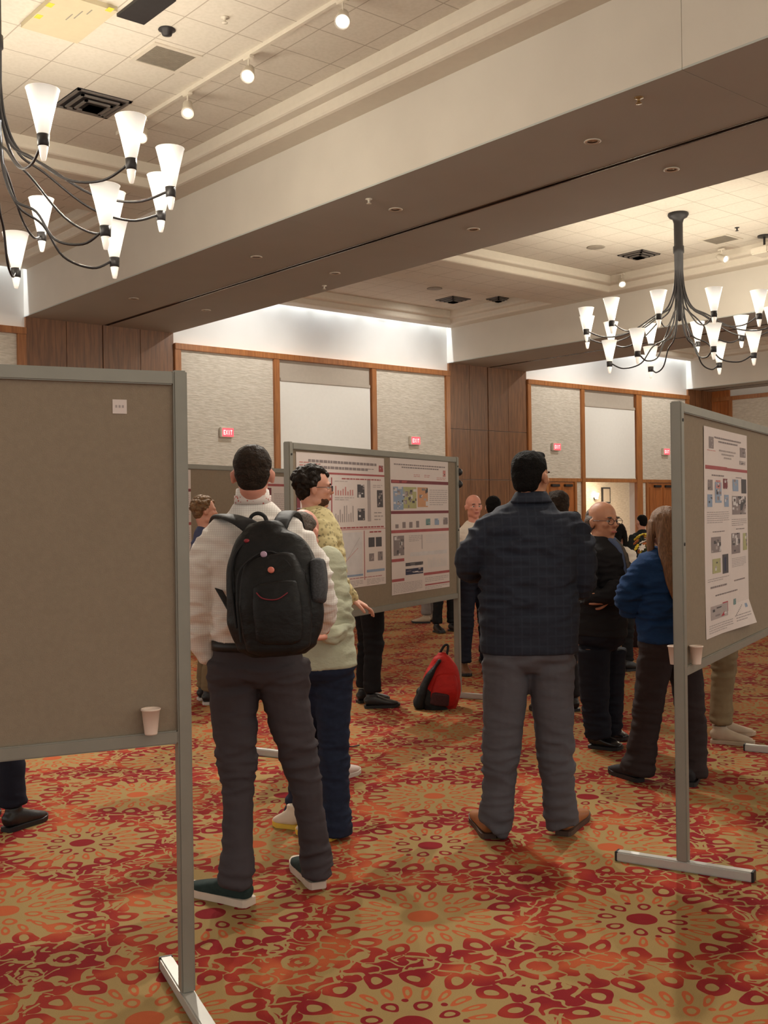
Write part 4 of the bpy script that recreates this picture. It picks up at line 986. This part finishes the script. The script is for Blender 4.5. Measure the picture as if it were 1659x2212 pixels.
# the backpack he carries
M['packcloth'] = fabric('black_nylon', srgb(28, 28, 29), .25, 20, .55, .4, 30)
M['strap'] = fabric('black_webbing', srgb(34, 34, 36), .2, 40, .6)
def backpack():
    B = at(600, 1408, 4.05); side = vdir(97); out = vdir(184); up = (at(588, 1108, 4.12)-at(606, 1408, 4.03)).normalized()
    O = Vector((B.x, B.y, B.z)); t = empty('backpack', O); tag(t, 'black nylon backpack with two small pins, worn by the man in the white shirt', 'backpack')
    L_ = lambda s, u, q: side*s+up*u+out*q
    def tb_(name, secs, mat, vox=.007, sq=2.8, par=t, sd=side, n=6, fold=None):
        bm = bmesh.new()
        for sc_ in secs: tube(bm, [(L_(*p), a, b) for p, a, b in sc_], side=sd, n=n, seg=28, sq=sq)
        return link(name, evalmesh(bm, vox, 2, fold), mat, par)
    f3 = lambda p: .004*noise.noise(p*14)+.002*noise.noise(p*30)
    # main body: narrow rounded top, wide base
    tb_('main_compartment', [[((.0, .03, .0), .155, .075), ((.0, .12, .0), .182, .095), ((.0, .25, 0), .180, .098), ((-.01, .35, 0), .166, .090), ((-.02, .42, 0), .130, .078), ((-.022, .46, 0), .085, .058)]], M['packcloth'], fold=f3)
    tb_('front_pocket', [[((.02, .03, .085), .120, .045), ((.02, .14, .10), .134, .055), ((.015, .26, .10), .128, .052), ((.005, .345, .085), .100, .040)]], M['packcloth'], fold=f3)
    tb_('front_panel', [[((.03, .06, .135), .085, .025), ((.035, .16, .15), .092, .03), ((.03, .26, .145), .085, .025)]], M['packcloth'], fold=f3)
    tb_('side_pocket', [[((.172, .20, .02), .028, .06), ((.178, .26, .02), .030, .065), ((.178, .335, .02), .027, .06)]], plain('grey_mesh', srgb(62, 64, 68), .8, var=.4, scale=160), fold=f3)
    # piping and zips
    bm = bmesh.new(); tube(bm, [(L_(-.115+.0*k, .05, .118), .004, .004) for k in range(1)]+[(L_(-.118, .20, .135), .004, .004), (L_(-.10, .32, .125), .004, .004), (L_(-.0, .385, .105), .004, .004), (L_(.09, .33, .125), .004, .004), (L_(.142, .18, .13), .004, .004)], n=8, seg=8); fin(bm, 'zip', M['strap'], t, True)
    bm = bmesh.new(); tube(bm, [(L_(-.135, .10, .085), .005, .005), (L_(-.145, .30, .085), .005, .005), (L_(-.11, .40, .075), .005, .005), (L_(-.02, .445, .06), .005, .005), (L_(.075, .40, .075), .005, .005), (L_(.135, .30, .08), .005, .005)], n=8, seg=8); fin(bm, 'zip', M['strap'], t, True)
    bm = bmesh.new(); tube(bm, [(L_(-.035, .235, .172), .0025, .0025), (L_(-.01, .215, .180), .0025, .0025), (L_(.04, .212, .182), .0025, .0025), (L_(.08, .235, .176), .0025, .0025)], n=6, seg=8); o = fin(bm, 'red_piping', plain('red_piping', srgb(120, 34, 48), .6), t, True); o['label'] = 'thin dark red curved piping'
    for (s_, u_, q_, c_, n_, l_) in ((-.01, .375, .118, srgb(178, 150, 176), 'pin_badge', 'pale violet pin'), (.02, .318, .150, srgb(214, 120, 104), 'pin_badge', 'round salmon pin')):
        bm = bmesh.new(); ellip(bm, L_(s_, u_, q_), side, up, out, .013, .006, .012, 14); o = fin(bm, n_, plain('pin_'+l_[:4], c_, .4), t, True); o['label'] = l_
    bm = bmesh.new(); ellip(bm, L_(-.080, .425, .075), side, up, out, .012, .008, .008, 10); o = fin(bm, 'zip_pull', plain('red_pull', srgb(150, 40, 52), .5), t, True); o['label'] = 'red zip pull'
    # carry loop and shoulder straps over the shoulders
    bm = bmesh.new(); tube(bm, [(L_(-.090, .47, -.03), .006, .009), (L_(-.080, .515, -.03), .006, .009), (L_(-.052, .53, -.03), .006, .009), (L_(-.024, .515, -.03), .006, .009), (L_(-.014, .47, -.03), .006, .009)], n=6, seg=8); fin(bm, 'carry_loop', M['strap'], t, True)
    def strap(pts, w_):
        bm = bmesh.new(); tube(bm, [(p-O, w_, .010) for p in pts], side=side, n=6, seg=14, sq=3); return link('shoulder_strap', evalmesh(bm, .006, 1), M['strap'], t)
    strap([at(572, 1165, 4.10), at(548, 1143, 4.12), at(520, 1126, 4.16), at(492, 1116, 4.24), at(474, 1118, 4.36), at(466, 1140, 4.47)], .034)
    strap([at(596, 1160, 4.10), at(604, 1138, 4.12), at(612, 1120, 4.17), at(622, 1108, 4.26), at(634, 1114, 4.38), at(642, 1140, 4.47)], .034)
    bm = bmesh.new(); tube(bm, [(p-O, .012, .004) for p in (at(505, 1330, 4.10), at(487, 1298, 4.16), at(466, 1262, 4.28))], side=side, n=4, seg=8); fin(bm, 'lower_strap', M['strap'], t, True)
backpack()

# --- man in the navy checked jacket
navy = striped('navy_check_jacket', srgb(39, 43, 55), srgb(44, 49, 61), 26, 22, .2)
grey2 = fabric('grey_wool', srgb(84, 82, 88), .07)
D4 = 5.05
def jacket_extra(o, O, A, side, P, Rt, Fw, U):
    # turned-down collar at the neck and the shoe-length break lines of the vent
    nb = A((1147, 1072, .02))-O; bm = bmesh.new(); rows = []
    for rr, zz in ((.068, .022), (.074, .014), (.092, -.020), (.096, -.030), (.086, -.026), (.064, .0)):
        rows.append([bm.verts.new(nb+side*math.cos(t_)*rr*1.05-vdir(0)*(-.02)*0+(-vdir(5))*math.sin(t_)*rr+Vector((0, 0, zz))) for t_ in [PI*(k/20*1.5-.25) for k in range(21)]])
    for a_, b_ in zip(rows, rows[1:]+rows[:1]):
        for k in range(20): bm.faces.new((a_[k], a_[k+1], b_[k+1], b_[k]))
    bm.faces.new([r_[0] for r_ in rows]); bm.faces.new([r_[-1] for r_ in rows])
    fin(bm, 'collar', navy, o, True)
person('broad man seen from behind in a navy checked jacket and grey trousers', D4,
    (1147, 1030, .02, 38), [(1143, 1408, 0, .226, .150), (1142, 1330, 0, .228, .155), (1140, 1270, 0, .220, .150), (1142, 1195, 0, .226, .148), (1146, 1135, .02, .222, .130), (1146, 1110, .03, .180, .105), (1147, 1090, .03, .110, .08), (1147, 1075, .03, .074, .070)],
    [[(1078, 1133, .02, .066), (1046, 1160, .02, .070), (1017, 1206, .03, .064), (1017, 1230, .12, .058), (1058, 1226, .28, .048)], [(1224, 1130, .02, .066), (1247, 1172, .01, .072), (1258, 1240, .0, .062), (1250, 1268, .08, .056), (1222, 1262, .26, .046)]],
    [[(1095, 1420, .0, .112), (1090, 1520, .0, .100), (1080, 1640, .0, .082), (1077, 1700, .0, .074), (1070, 1775, .0, .072), (1064, 1788, .0, .072)], [(1190, 1420, .0, .112), (1194, 1520, .0, .098), (1202, 1640, .0, .080), (1206, 1700, .0, .074), (1212, 1765, .02, .072), (1216, 1784, .02, .070)]],
    hair=('crop', 'black'), top=navy, bottom=grey2, facing=0, tyaw=3, neck=(1146, 1078, .02), skin='tan', headscale=1.0, topname='jacket', topfold=.012, legfold=.009, vox=.009,
    shoes={'pos': [(floor_at(1058, 1812), floor_at(1028, 1765)), (floor_at(1215, 1806), floor_at(1262, 1762))], 'mat': plain('brown_leather', srgb(150, 94, 56), .45, var=.1), 'smat': plain('dark_heel', srgb(70, 50, 40), .6), 'sole': .024, 'w': .050},
    extra=jacket_extra, hands=[(0, W(.3, .9)-W(0, 0), (0, 0, 1), 1, .8, 1), (1, W(-.5, .7)-W(0, 0), (0, 0, 1), 1, .8, -1)], bits=True)

# --- older person in the pale green cardigan
green = fabric('pale_green_knit', srgb(180, 182, 160), .06, 8, .95, .5, 30)
jeans = fabric('dark_jeans', srgb(30, 38, 58), .18, 30)
person('older person in pale green cardigan and dark jeans, half hidden by the black backpack', 5.08,
    (655, 1150, .05, 25), [(700, 1440, 0, .155, .13), (696, 1380, 0, .148, .13), (690, 1320, 0, .140, .13), (684, 1265, .02, .145, .12), (678, 1225, .04, .15, .11), (668, 1208, .05, .09, .08), (663, 1200, .05, .06, .06)],
    [[(705, 1245, .0, .058), (722, 1290, -.02, .058), (730, 1335, -.02, .054), (726, 1358, -.08, .048), (716, 1372, -.20, .040)], [(640, 1240, .05, .062), (625, 1300, .1, .056), (640, 1350, .2, .046)]],
    [[(722, 1430, .0, .094), (720, 1520, .0, .084), (722, 1640, .0, .066), (726, 1740, .0, .064), (727, 1800, .0, .070)], [(675, 1430, .02, .094), (672, 1540, .1, .082), (660, 1640, .22, .066), (645, 1730, .34, .058), (640, 1765, .38, .060)]],
    hair=('thin', 'grey'), top=green, bottom=jeans, facing=20, skin='pink', headscale=.92, neck=(662, 1195, .05), topname='cardigan', topfold=.010, vox=.009, tilt=25,
    hands=[(0, W(-.8, -.2, -.15)-W(0, 0), (0, 0, 1), .95, .8, -1)],
    shoes={'pos': [(floor_at(722, 1815), floor_at(642, 1800)), (floor_at(650, 1790), floor_at(592, 1782))], 'mat': plain('white_trainer', srgb(214, 196, 176), .6), 'smat': plain('trainer_sole', srgb(216, 176, 60), .6), 'sole': .022, 'w': .043}, bits=True)

# --- curly-haired man looking at the posters
yell = spotted('yellow_patterned_shirt', srgb(204, 190, 142), srgb(160, 148, 108), 46, .36)
def lanyard(o, O, A, side, P, Rt, Fw, U):
    n_ = A((676, 1098, .03))-O; bm = bmesh.new()
    tube(bm, [(n_+side*.075*math.cos(t_)+vdir(90)*.0+Vector((side.y, -side.x, 0))*.085*math.sin(t_)+Vector((0, 0, -.02*math.sin(t_)))*0, .009, .003) for t_ in [2*PI*k/16 for k in range(17)]], n=1, seg=6, round_ends=False)
    fin(bm, 'lanyard', plain('lilac_lanyard', srgb(150, 146, 176), .7), o, True)
person('curly dark-haired bearded man in profile in a yellow patterned shirt, facing the posters', 6.2,
    (678, 1055, 0, 82), [(702, 1325, 0, .165, .12), (700, 1285, 0, .165, .12), (696, 1220, 0, .172, .12), (690, 1160, 0, .182, .12), (682, 1125, 0, .150, .10), (674, 1105, 0, .09, .075), (672, 1095, 0, .066, .064)],
    [[(690, 1140, -.16, .060), (712, 1200, -.20, .056), (735, 1260, -.18, .046), (760, 1295, -.14, .036)], [(680, 1140, .17, .060), (700, 1215, .2, .052), (735, 1260, .2, .042)]],
    [[(702, 1330, -.06, .10), (705, 1430, -.06, .09), (708, 1540, -.06, .07), (710, 1650, -.05, .062)], [(700, 1330, .1, .10), (700, 1430, .12, .088), (700, 1540, .16, .07), (698, 1632, .2, .06)]],
    hair=('curly', 'curly'), top=yell, bottom=fabric('dark_blue_trousers', srgb(36, 42, 60), .1), facing=75, skin='fair', headscale=1.0, neck=(672, 1098, 0), vox=.010, topname='shirt', beard='beard',
    hands=[(0, W(.75, .1, -.35)-W(0, 0), (0, 0, -1), 1, .5, 1)], bits=True, glasses=True, extra=lanyard,
    shoes={'pos': [(floor_at(712, 1690), floor_at(774, 1668)), (floor_at(700, 1660), floor_at(738, 1640))], 'mat': plain('white_canvas', srgb(216, 200, 192), .6), 'sole': .022, 'smat': plain('white_sole', srgb(200, 190, 180), .6)})

# --- older man in the dark suit, arms folded
suit = fabric('black_suit', srgb(30, 30, 34), .10); suitp = fabric('navy_suit_trousers', srgb(24, 26, 36), .10)
def shirtfront(o, O, A, side, P, Rt, Fw, U):
    nb = A((1298, 1165, 0))-O; f_ = vdir(128); z_ = Vector((0, 0, 1))
    bm = bmesh.new(); tube(bm, [(nb+f_*.075, .050, .02), (nb+f_*.125-z_*.05, .048, .02), (nb+f_*.155-z_*.13, .030, .02), (nb+f_*.172-z_*.24, .008, .012)], side=f_.cross(z_), n=5, seg=14); o2 = fin(bm, 'shirt_front', fabric('blue_grey_shirt', srgb(84, 98, 130), .1), o, True)
    bm = bmesh.new(); tube(bm, [(nb+f_*.105-z_*.01, .014, .012), (nb+f_*.152-z_*.06, .012, .012), (nb+f_*.18-z_*.14, .016, .010), (nb+f_*.192-z_*.22, .014, .01)], side=f_.cross(z_), n=5, seg=10); fin(bm, 'tie', fabric('grey_tie', srgb(96, 90, 84), .2, 40), o, True)
person('older balding man with glasses and folded arms in a dark suit', 6.9,
    (1302, 1126, 0, 148), [(1296, 1372, 0, .150, .17), (1298, 1320, 0, .150, .17), (1300, 1270, 0, .145, .16), (1302, 1225, 0, .160, .165), (1300, 1190, 0, .160, .14), (1298, 1170, 0, .105, .09), (1298, 1158, 0, .068, .066)],
    [[(1270, 1195, -.10, .066), (1268, 1250, -.14, .066), (1282, 1290, -.18, .060), (1312, 1282, -.22, .052), (1345, 1262, -.20, .044)], [(1325, 1195, .08, .062), (1345, 1230, .02, .058), (1352, 1265, -.04, .054), (1338, 1270, -.14, .048), (1318, 1292, -.20, .040)]],
    [[(1282, 1400, -.04, .098), (1284, 1480, -.03, .090), (1288, 1540, -.02, .076), (1292, 1592, -.02, .072)], [(1318, 1400, .08, .098), (1316, 1480, .1, .088), (1316, 1540, .12, .074), (1320, 1580, .14, .068)]],
    hair=('fringe', 'grey'), top=suit, bottom=suitp, facing=125, skin='tan', headscale=1.08, neck=(1300, 1168, 0), vox=.009, topname='jacket', bits=True, glasses=True, topfold=.010, sq=2.2,
    hands=[(0, W(.7, -.2, .35)-W(0, 0), W(0, 1)-W(0, 0), .95, .5, 1), (1, W(-.6, -.3, .0)-W(0, 0), W(0, 1)-W(0, 0), .95, .6, -1)], extra=shirtfront,
    shoes={'pos': [(floor_at(1274, 1614), floor_at(1346, 1622)), (floor_at(1300, 1592), floor_at(1356, 1602))], 'mat': plain('black_leather', srgb(26, 25, 27), .25, var=.1), 'sole': .02})

# --- woman in the blue sweater
blue = fabric('blue_knit', srgb(26, 56, 98), .08, 8, .95, .4, 30)
person('long-haired woman in a blue sweater and dark flared trousers, by the right-hand board', 6.05,
    (1434, 1138, 0, -18), [(1440, 1385, 0, .160, .13), (1438, 1345, 0, .158, .13), (1436, 1300, 0, .150, .13), (1434, 1250, 0, .165, .13), (1434, 1215, 0, .165, .12), (1436, 1195, 0, .11, .09), (1437, 1182, 0, .058, .058)],
    [[(1398, 1225, -.02, .074), (1378, 1265, .0, .086), (1366, 1300, .06, .082), (1372, 1305, .18, .060), (1385, 1280, .28, .040)], [(1480, 1225, .02, .074), (1500, 1275, .05, .084), (1500, 1310, .14, .060), (1480, 1300, .26, .040)]],
    [[(1422, 1380, -.02, .100), (1410, 1460, -.02, .090), (1398, 1540, .0, .074), (1388, 1610, .02, .078), (1376, 1668, .03, .088)], [(1462, 1380, .05, .100), (1482, 1460, .05, .090), (1492, 1540, .02, .076), (1496, 1610, .0, .076), (1492, 1676, -.02, .084)]],
    hair=('long', 'long'), top=blue, bottom=fabric('dark_brown_trousers', srgb(44, 34, 34), .1), facing=-40, tyaw=-25, skin='fair', headscale=.95, neck=(1437, 1185, 0), vox=.009, topname='sweater', topfold=.014,
    hands=[(0, W(-.3, .6, .5)-W(0, 0), W(0, 1)-W(0, 0), .9, .6, 1)],
    shoes={'pos': [(floor_at(1384, 1690), floor_at(1318, 1668)), (floor_at(1490, 1700), floor_at(1510, 1662))], 'mat': plain('black_suede', srgb(30, 26, 30), .8), 'sole': .025, 'w': .042})

# --- legs in khaki behind the right-hand board
khaki = fabric('khaki_twill', srgb(124, 106, 80), .08)
def simple(lab, D, px, hd, face, hair, top, bottom, skin='fair', feet=None, shoe_mat=None, sole=None, vox=.012, sc_=1., toe=90, topname='shirt', hr=None, dx=0, **kw):
    """a standing figure whose head is at (px,hd) and whose feet stand on the floor at distance D"""
    zh = at(px, hd, D).z; H_ = zh+.115; x0 = (px-CX-ROLL*(hd-CY))/F*D
    def p2(X_, z_):      # back to photo coordinates for the shared builder
        u = X_/D*F; v = -(z_-EYE)/D*F; dx_ = (u+ROLL*v)/(1+ROLL*ROLL); return CX+dx_, CY+v-ROLL*dx_
    k = H_/1.78
    sd = math.radians(face); rx, ry = math.cos(sd), -math.sin(sd)     # direction of the person's right in camera plan
    def q(r_, f_, z_, *rest):
        X_ = x0+dx*0+(rx*r_+math.sin(sd)*f_)*k; Z_ = (ry*r_+math.cos(sd)*f_)*k
        px_, py_ = CX+((X_/(D+Z_)*F)), 0
        v = -(z_*k-EYE)/(D+Z_)*F; u = X_/(D+Z_)*F; dx_ = (u+ROLL*v)/(1+ROLL*ROLL)
        return (CX+dx_, CY+v-ROLL*dx_, Z_)+rest
    tor = [q(0, 0, .93, .170*k, .12*k), q(0, 0, 1.02, .160*k, .11*k), q(0, 0, 1.12, .160*k, .11*k), q(0, 0, 1.26, .180*k, .12*k), q(0, 0, 1.40, .185*k, .11*k), q(0, -.01, 1.47, .11*k, .08*k), q(0, 0, 1.51, .066*k, .06*k)]
    ar = kw.pop('ar', None) or [[q(s*.19, 0, 1.40, .060*k), q(s*.24, -.01, 1.22, .054*k), q(s*.25, .02, 1.08, .046*k), q(s*.24, .09, .90, .038*k)] for s in (-1, 1)]
    lg = [[q(s*.085, 0, .92, .098*k), q(s*.095, .01, .70, .085*k), q(s*.10, .02, .48, .066*k), q(s*.11, 0, .25, .060*k), q(s*.115, 0, .12, .060*k)] for s in (-1, 1)]
    sh = None
    if shoe_mat:
        pos = []
        for s in (-1, 1):
            def fl(r_, f_):
                X_ = x0+(rx*r_+math.sin(sd)*f_)*k; Z_ = D+(ry*r_+math.cos(sd)*f_)*k; return W(X_, Z_)
            pos.append((fl(s*.115, -.06), fl(s*.15, .20)))
        sh = {'pos': pos, 'mat': shoe_mat, 'smat': sole, 'sole': .022}
    return person(lab, D, (px, hd, 0, face), tor, ar, lg, hair=hair, top=top, bottom=bottom, facing=face, skin=skin, headscale=sc_*k, vox=vox, topname=topname, shoes=sh,
                  hands=[(0, Vector((0, 0, -1)), vdir(face), .95*k, .5, 1), (1, Vector((0, 0, -1)), vdir(face), .95*k, .5, -1)], **kw)
bs_ = plain('black_shoe', srgb(28, 26, 28), .4); br_ = plain('brown_shoe', srgb(104, 66, 42), .5); be_ = plain('beige_shoe', srgb(176, 156, 134), .6)
simple('person in khaki trousers and beige shoes, seen only below the right-hand board', 7.15, 1552, 1030, 110, ('short', 'brown'), fabric('grey_top', srgb(110, 106, 104)), khaki, shoe_mat=be_, sole=be_)
simple('person of whom only dark trousers and a black shoe show at the left edge', 5.35, -22, 1055, 20, ('short', 'brown'), fabric('grey_top_dark', srgb(90, 88, 92)), fabric('midnight_trousers', srgb(24, 26, 40)), shoe_mat=bs_)
simple('man with curly dark blond hair in blue shirt and khaki trousers, beside the left board', 8.85, 442, 1104, 70, ('curly', 'blond'), fabric('slate_blue_shirt', srgb(70, 76, 104)), khaki, shoe_mat=bs_, sole=plain('white_edge', srgb(206, 200, 196), .6), vox=.010)
simple('person in black trousers and black shoes, behind the two-poster board', 8.6, 790, 1040, 75, ('short', 'black'), fabric('charcoal_top', srgb(60, 58, 60)), fabric('black_trousers', srgb(22, 21, 24)), shoe_mat=bs_, topname='sweater')
whites = fabric('white_shirt', srgb(222, 212, 200), .05)
def q5(*a): return a
simple('bald man in a white shirt and dark trousers, left of the navy-jacket man', 10.2, 1023, 1094, 165, None, whites, fabric('dark_navy_trousers', srgb(28, 30, 42)), skin='pink', shoe_mat=br_, bits=True, vox=.010)
simple('black-haired person behind the navy-jacket man\'s left shoulder, only the hair in view', 10.9, 1066, 1096, 10, ('crop', 'black'), fabric('dim_blue_top', srgb(60, 64, 80)), fabric('dark_slacks_one', srgb(36, 34, 38)), shoe_mat=bs_)
simple('brown-haired person in dark clothes facing the navy-jacket man, to the right of his ear', 8.2, 1204, 1092, -25, ('crop', 'brown'), fabric('black_dress', srgb(34, 30, 34)), fabric('dark_slacks_two', srgb(34, 30, 32)), shoe_mat=bs_, skin='pink', ar=[[(1185, 1125, 0, .055), (1180, 1190, 0, .05), (1185, 1250, 0, .045), (1190, 1290, 0, .038)], [(1225, 1125, 0, .055), (1245, 1190, 0, .05), (1266, 1250, -.05, .044), (1250, 1276, -.2, .034)]])
simple('dark-haired woman in a white top and black trousers, behind the suited man', 10.3, 1338, 1152, 60, ('long', 'black'), whites, fabric('black_slacks', srgb(20, 20, 23)), shoe_mat=bs_)
simple('distant person in dark clothes by the foyer opening, pale face in profile', 15., 1418, 1122, -80, ('short', 'black'), fabric('dark_jacket_far', srgb(40, 40, 48)), fabric('dark_slacks_three', srgb(30, 30, 36)), shoe_mat=bs_)
simple('distant person in black before the foyer opening, right of the suited man', 14.5, 1385, 1128, -30, ('short', 'black'), fabric('black_jacket_far', srgb(30, 34, 34)), fabric('dark_slacks_four', srgb(28, 28, 32)), shoe_mat=bs_)
simple('distant dark-haired person between the brown-haired head and the suited man', 14.0, 1238, 1122, -60, ('long', 'black'), fabric('plum_top_far', srgb(70, 60, 66)), fabric('dark_slacks_five', srgb(28, 28, 32)), shoe_mat=bs_)
simple('distant person in grey trousers and tan shoes, under the two-poster board\'s right half', 15.0, 922, 1088, -70, ('short', 'brown'), fabric('olive_top', srgb(90, 88, 80)), fabric('grey_slacks', srgb(128, 120, 116)), shoe_mat=be_)
simple('distant person in wide black trousers, under the two-poster board by its right post', 13.8, 957, 1092, 150, ('short', 'black'), fabric('black_top', srgb(34, 34, 36)), fabric('wide_black_trousers', srgb(22, 22, 24)), shoe_mat=bs_)

# --- red backpack leaning by the post
def red_pack():
    B = at(935, 1522, 8.45); B.z = 0; t = empty('backpack', B); tag(t, 'red and black backpack slumped on the carpet by the two-poster board', 'backpack')
    s = vdir(90); o_ = vdir(180); up = (Vector((0, 0, 1))+s*.28).normalized()
    red = fabric('red_nylon', srgb(178, 32, 26), .12, 12, .6, .5, 26)
    def tb_(name, secs, mat, vox=.008, sq=2.6, fold=lambda p: .008*noise.noise(p*9)):
        bm = bmesh.new()
        for sc_ in secs: tube(bm, [(s*p[0]+up*p[1]+o_*p[2], a, b) for p, a, b in sc_], side=s, n=6, seg=22, sq=sq)
        return link(name, evalmesh(bm, vox, 2, fold), mat, t)
    tb_('main_compartment', [[((.02, .05, 0), .155, .10), ((.02, .16, 0), .160, .11), ((.0, .30, 0), .125, .095), ((-.03, .40, 0), .072, .06), ((-.04, .43, 0), .04, .035)]], red)
    tb_('front_pocket', [[((.05, .06, .09), .10, .045), ((.05, .16, .10), .105, .05), ((.03, .26, .08), .08, .04)]], red)
    tb_('side_panel', [[((-.115, .04, .03), .05, .085), ((-.12, .16, .05), .032, .09), ((-.095, .28, .06), .022, .07), ((-.05, .39, .05), .016, .05)]], M['packcloth'])
    tb_('base_panel', [[((-.02, .032, .02), .165, .105), ((.0, .055, .02), .16, .105)]], M['packcloth'], fold=None)
    tb_('mesh_pocket', [[((.03, .05, .135), .075, .02), ((.02, .13, .145), .07, .02)]], plain('dark_mesh', srgb(60, 20, 24), .8, var=.3, scale=90), fold=None)
    bm = bmesh.new(); tube(bm, [(s*-.06+up*.43, .012, .008), (s*-.04+up*.50, .012, .008), (s*-.01+up*.50, .012, .008), (s*-.0+up*.42, .012, .008)], n=6, seg=8); fin(bm, 'carry_loop', M['strap'], t, True)
red_pack()
bm = bmesh.new(); lathe(bm, [(.001, 0), (.03, 0), (.032, .012), (.02, .02), (.001, .022)], seg=14); o = fin(bm, 'yellow_tag', plain('yellow_plastic', srgb(196, 160, 40), .5), None, True, loc=(floor_at(982, 1522)+Vector((0, 0, 0)))); tag(o, 'tiny yellow object on the carpet between the red backpack and the post', 'tag')
# small black pouch with a strap on the carpet
Bp = floor_at(738, 1622); t = empty('pouch', Bp); tag(t, 'small black pouch with a thin strap on the carpet, right of the dark jeans', 'bag')
bm = bmesh.new(); ellip(bm, Vector((0, 0, .045)), vdir(90), Vector((0, 0, 1)), vdir(0), .05, .07, .045, 16); me = evalmesh(bm, .008, 1, lambda p: .006*noise.noise(p*20)); link('pouch_body', me, M['packcloth'], t)
bm = bmesh.new(); e_ = floor_at(776, 1612)-Bp; tube(bm, [(Vector((0, 0, .05)), .006, .004), (e_*.5+Vector((0, 0, .012)), .006, .004), (e_+Vector((0, 0, .008)), .006, .004)], n=5, seg=8); fin(bm, 'strap', M['strap'], t, True)

# --- flower arrangement on a dark-clothed table, far right
Tb = W((1400-830)/2330*12.2, 12.2)
t = empty('cocktail_table', Tb); tag(t, 'round table under a dark cloth carrying the yellow and white flowers', 'table')
bm = bmesh.new(); lathe(bm, [(.001, .0), (.34, .0), (.30, .45), (.36, .82), (.375, .88), (.001, .88)], seg=32)
for v in bm.verts:
    a_ = math.atan2(v.co.y, v.co.x); r_ = Vector((v.co.x, v.co.y)).length
    if r_ > .1 and v.co.z < .85: f_ = 1+.05*math.sin(a_*9); v.co.x *= f_; v.co.y *= f_
fin(bm, 'table_cloth', fabric('dark_brown_cloth', srgb(50, 34, 32), .1), t, True)
Fv = empty('flower_arrangement', Tb+Vector((0, 0, .88))); tag(Fv, 'bunch of yellow and white flowers in a vase on the dark table', 'flowers')
bm = bmesh.new(); lathe(bm, [(.001, 0), (.05, 0), (.06, .05), (.035, .10), (.05, .14), (.001, .14)], seg=18); fin(bm, 'vase', M['dark'], Fv, True)
rnd = random.Random(5)
for i in range(26):
    a_ = rnd.uniform(0, 2*PI); r_ = rnd.uniform(0, .15); z_ = .17+rnd.uniform(0, .20); c_ = Vector((r_*math.cos(a_), r_*math.sin(a_), z_)); k_ = rnd.choice('yyyww o'.replace(' ', 'o'))
    bm = bmesh.new()
    n_ = (c_-Vector((0, 0, .14))).normalized(); e1 = n_.orthogonal().normalized(); e2 = n_.cross(e1)
    for j in range(7):
        d_ = e1*math.cos(2*PI*j/7)+e2*math.sin(2*PI*j/7); ellip(bm, c_+d_*.024, d_, n_, d_.cross(n_), .024, .014, .008, 8)
    ellip(bm, c_+n_*.004, e1, n_, e2, .014, .014, .010, 8)
    fin(bm, 'blossom', FL[k_], Fv, True)
    bm = bmesh.new(); tube(bm, [(Vector((0, 0, .12)), .003, .003), (c_, .003, .003)], n=1, seg=6); fin(bm, 'stem', M['leafg'], Fv, True)
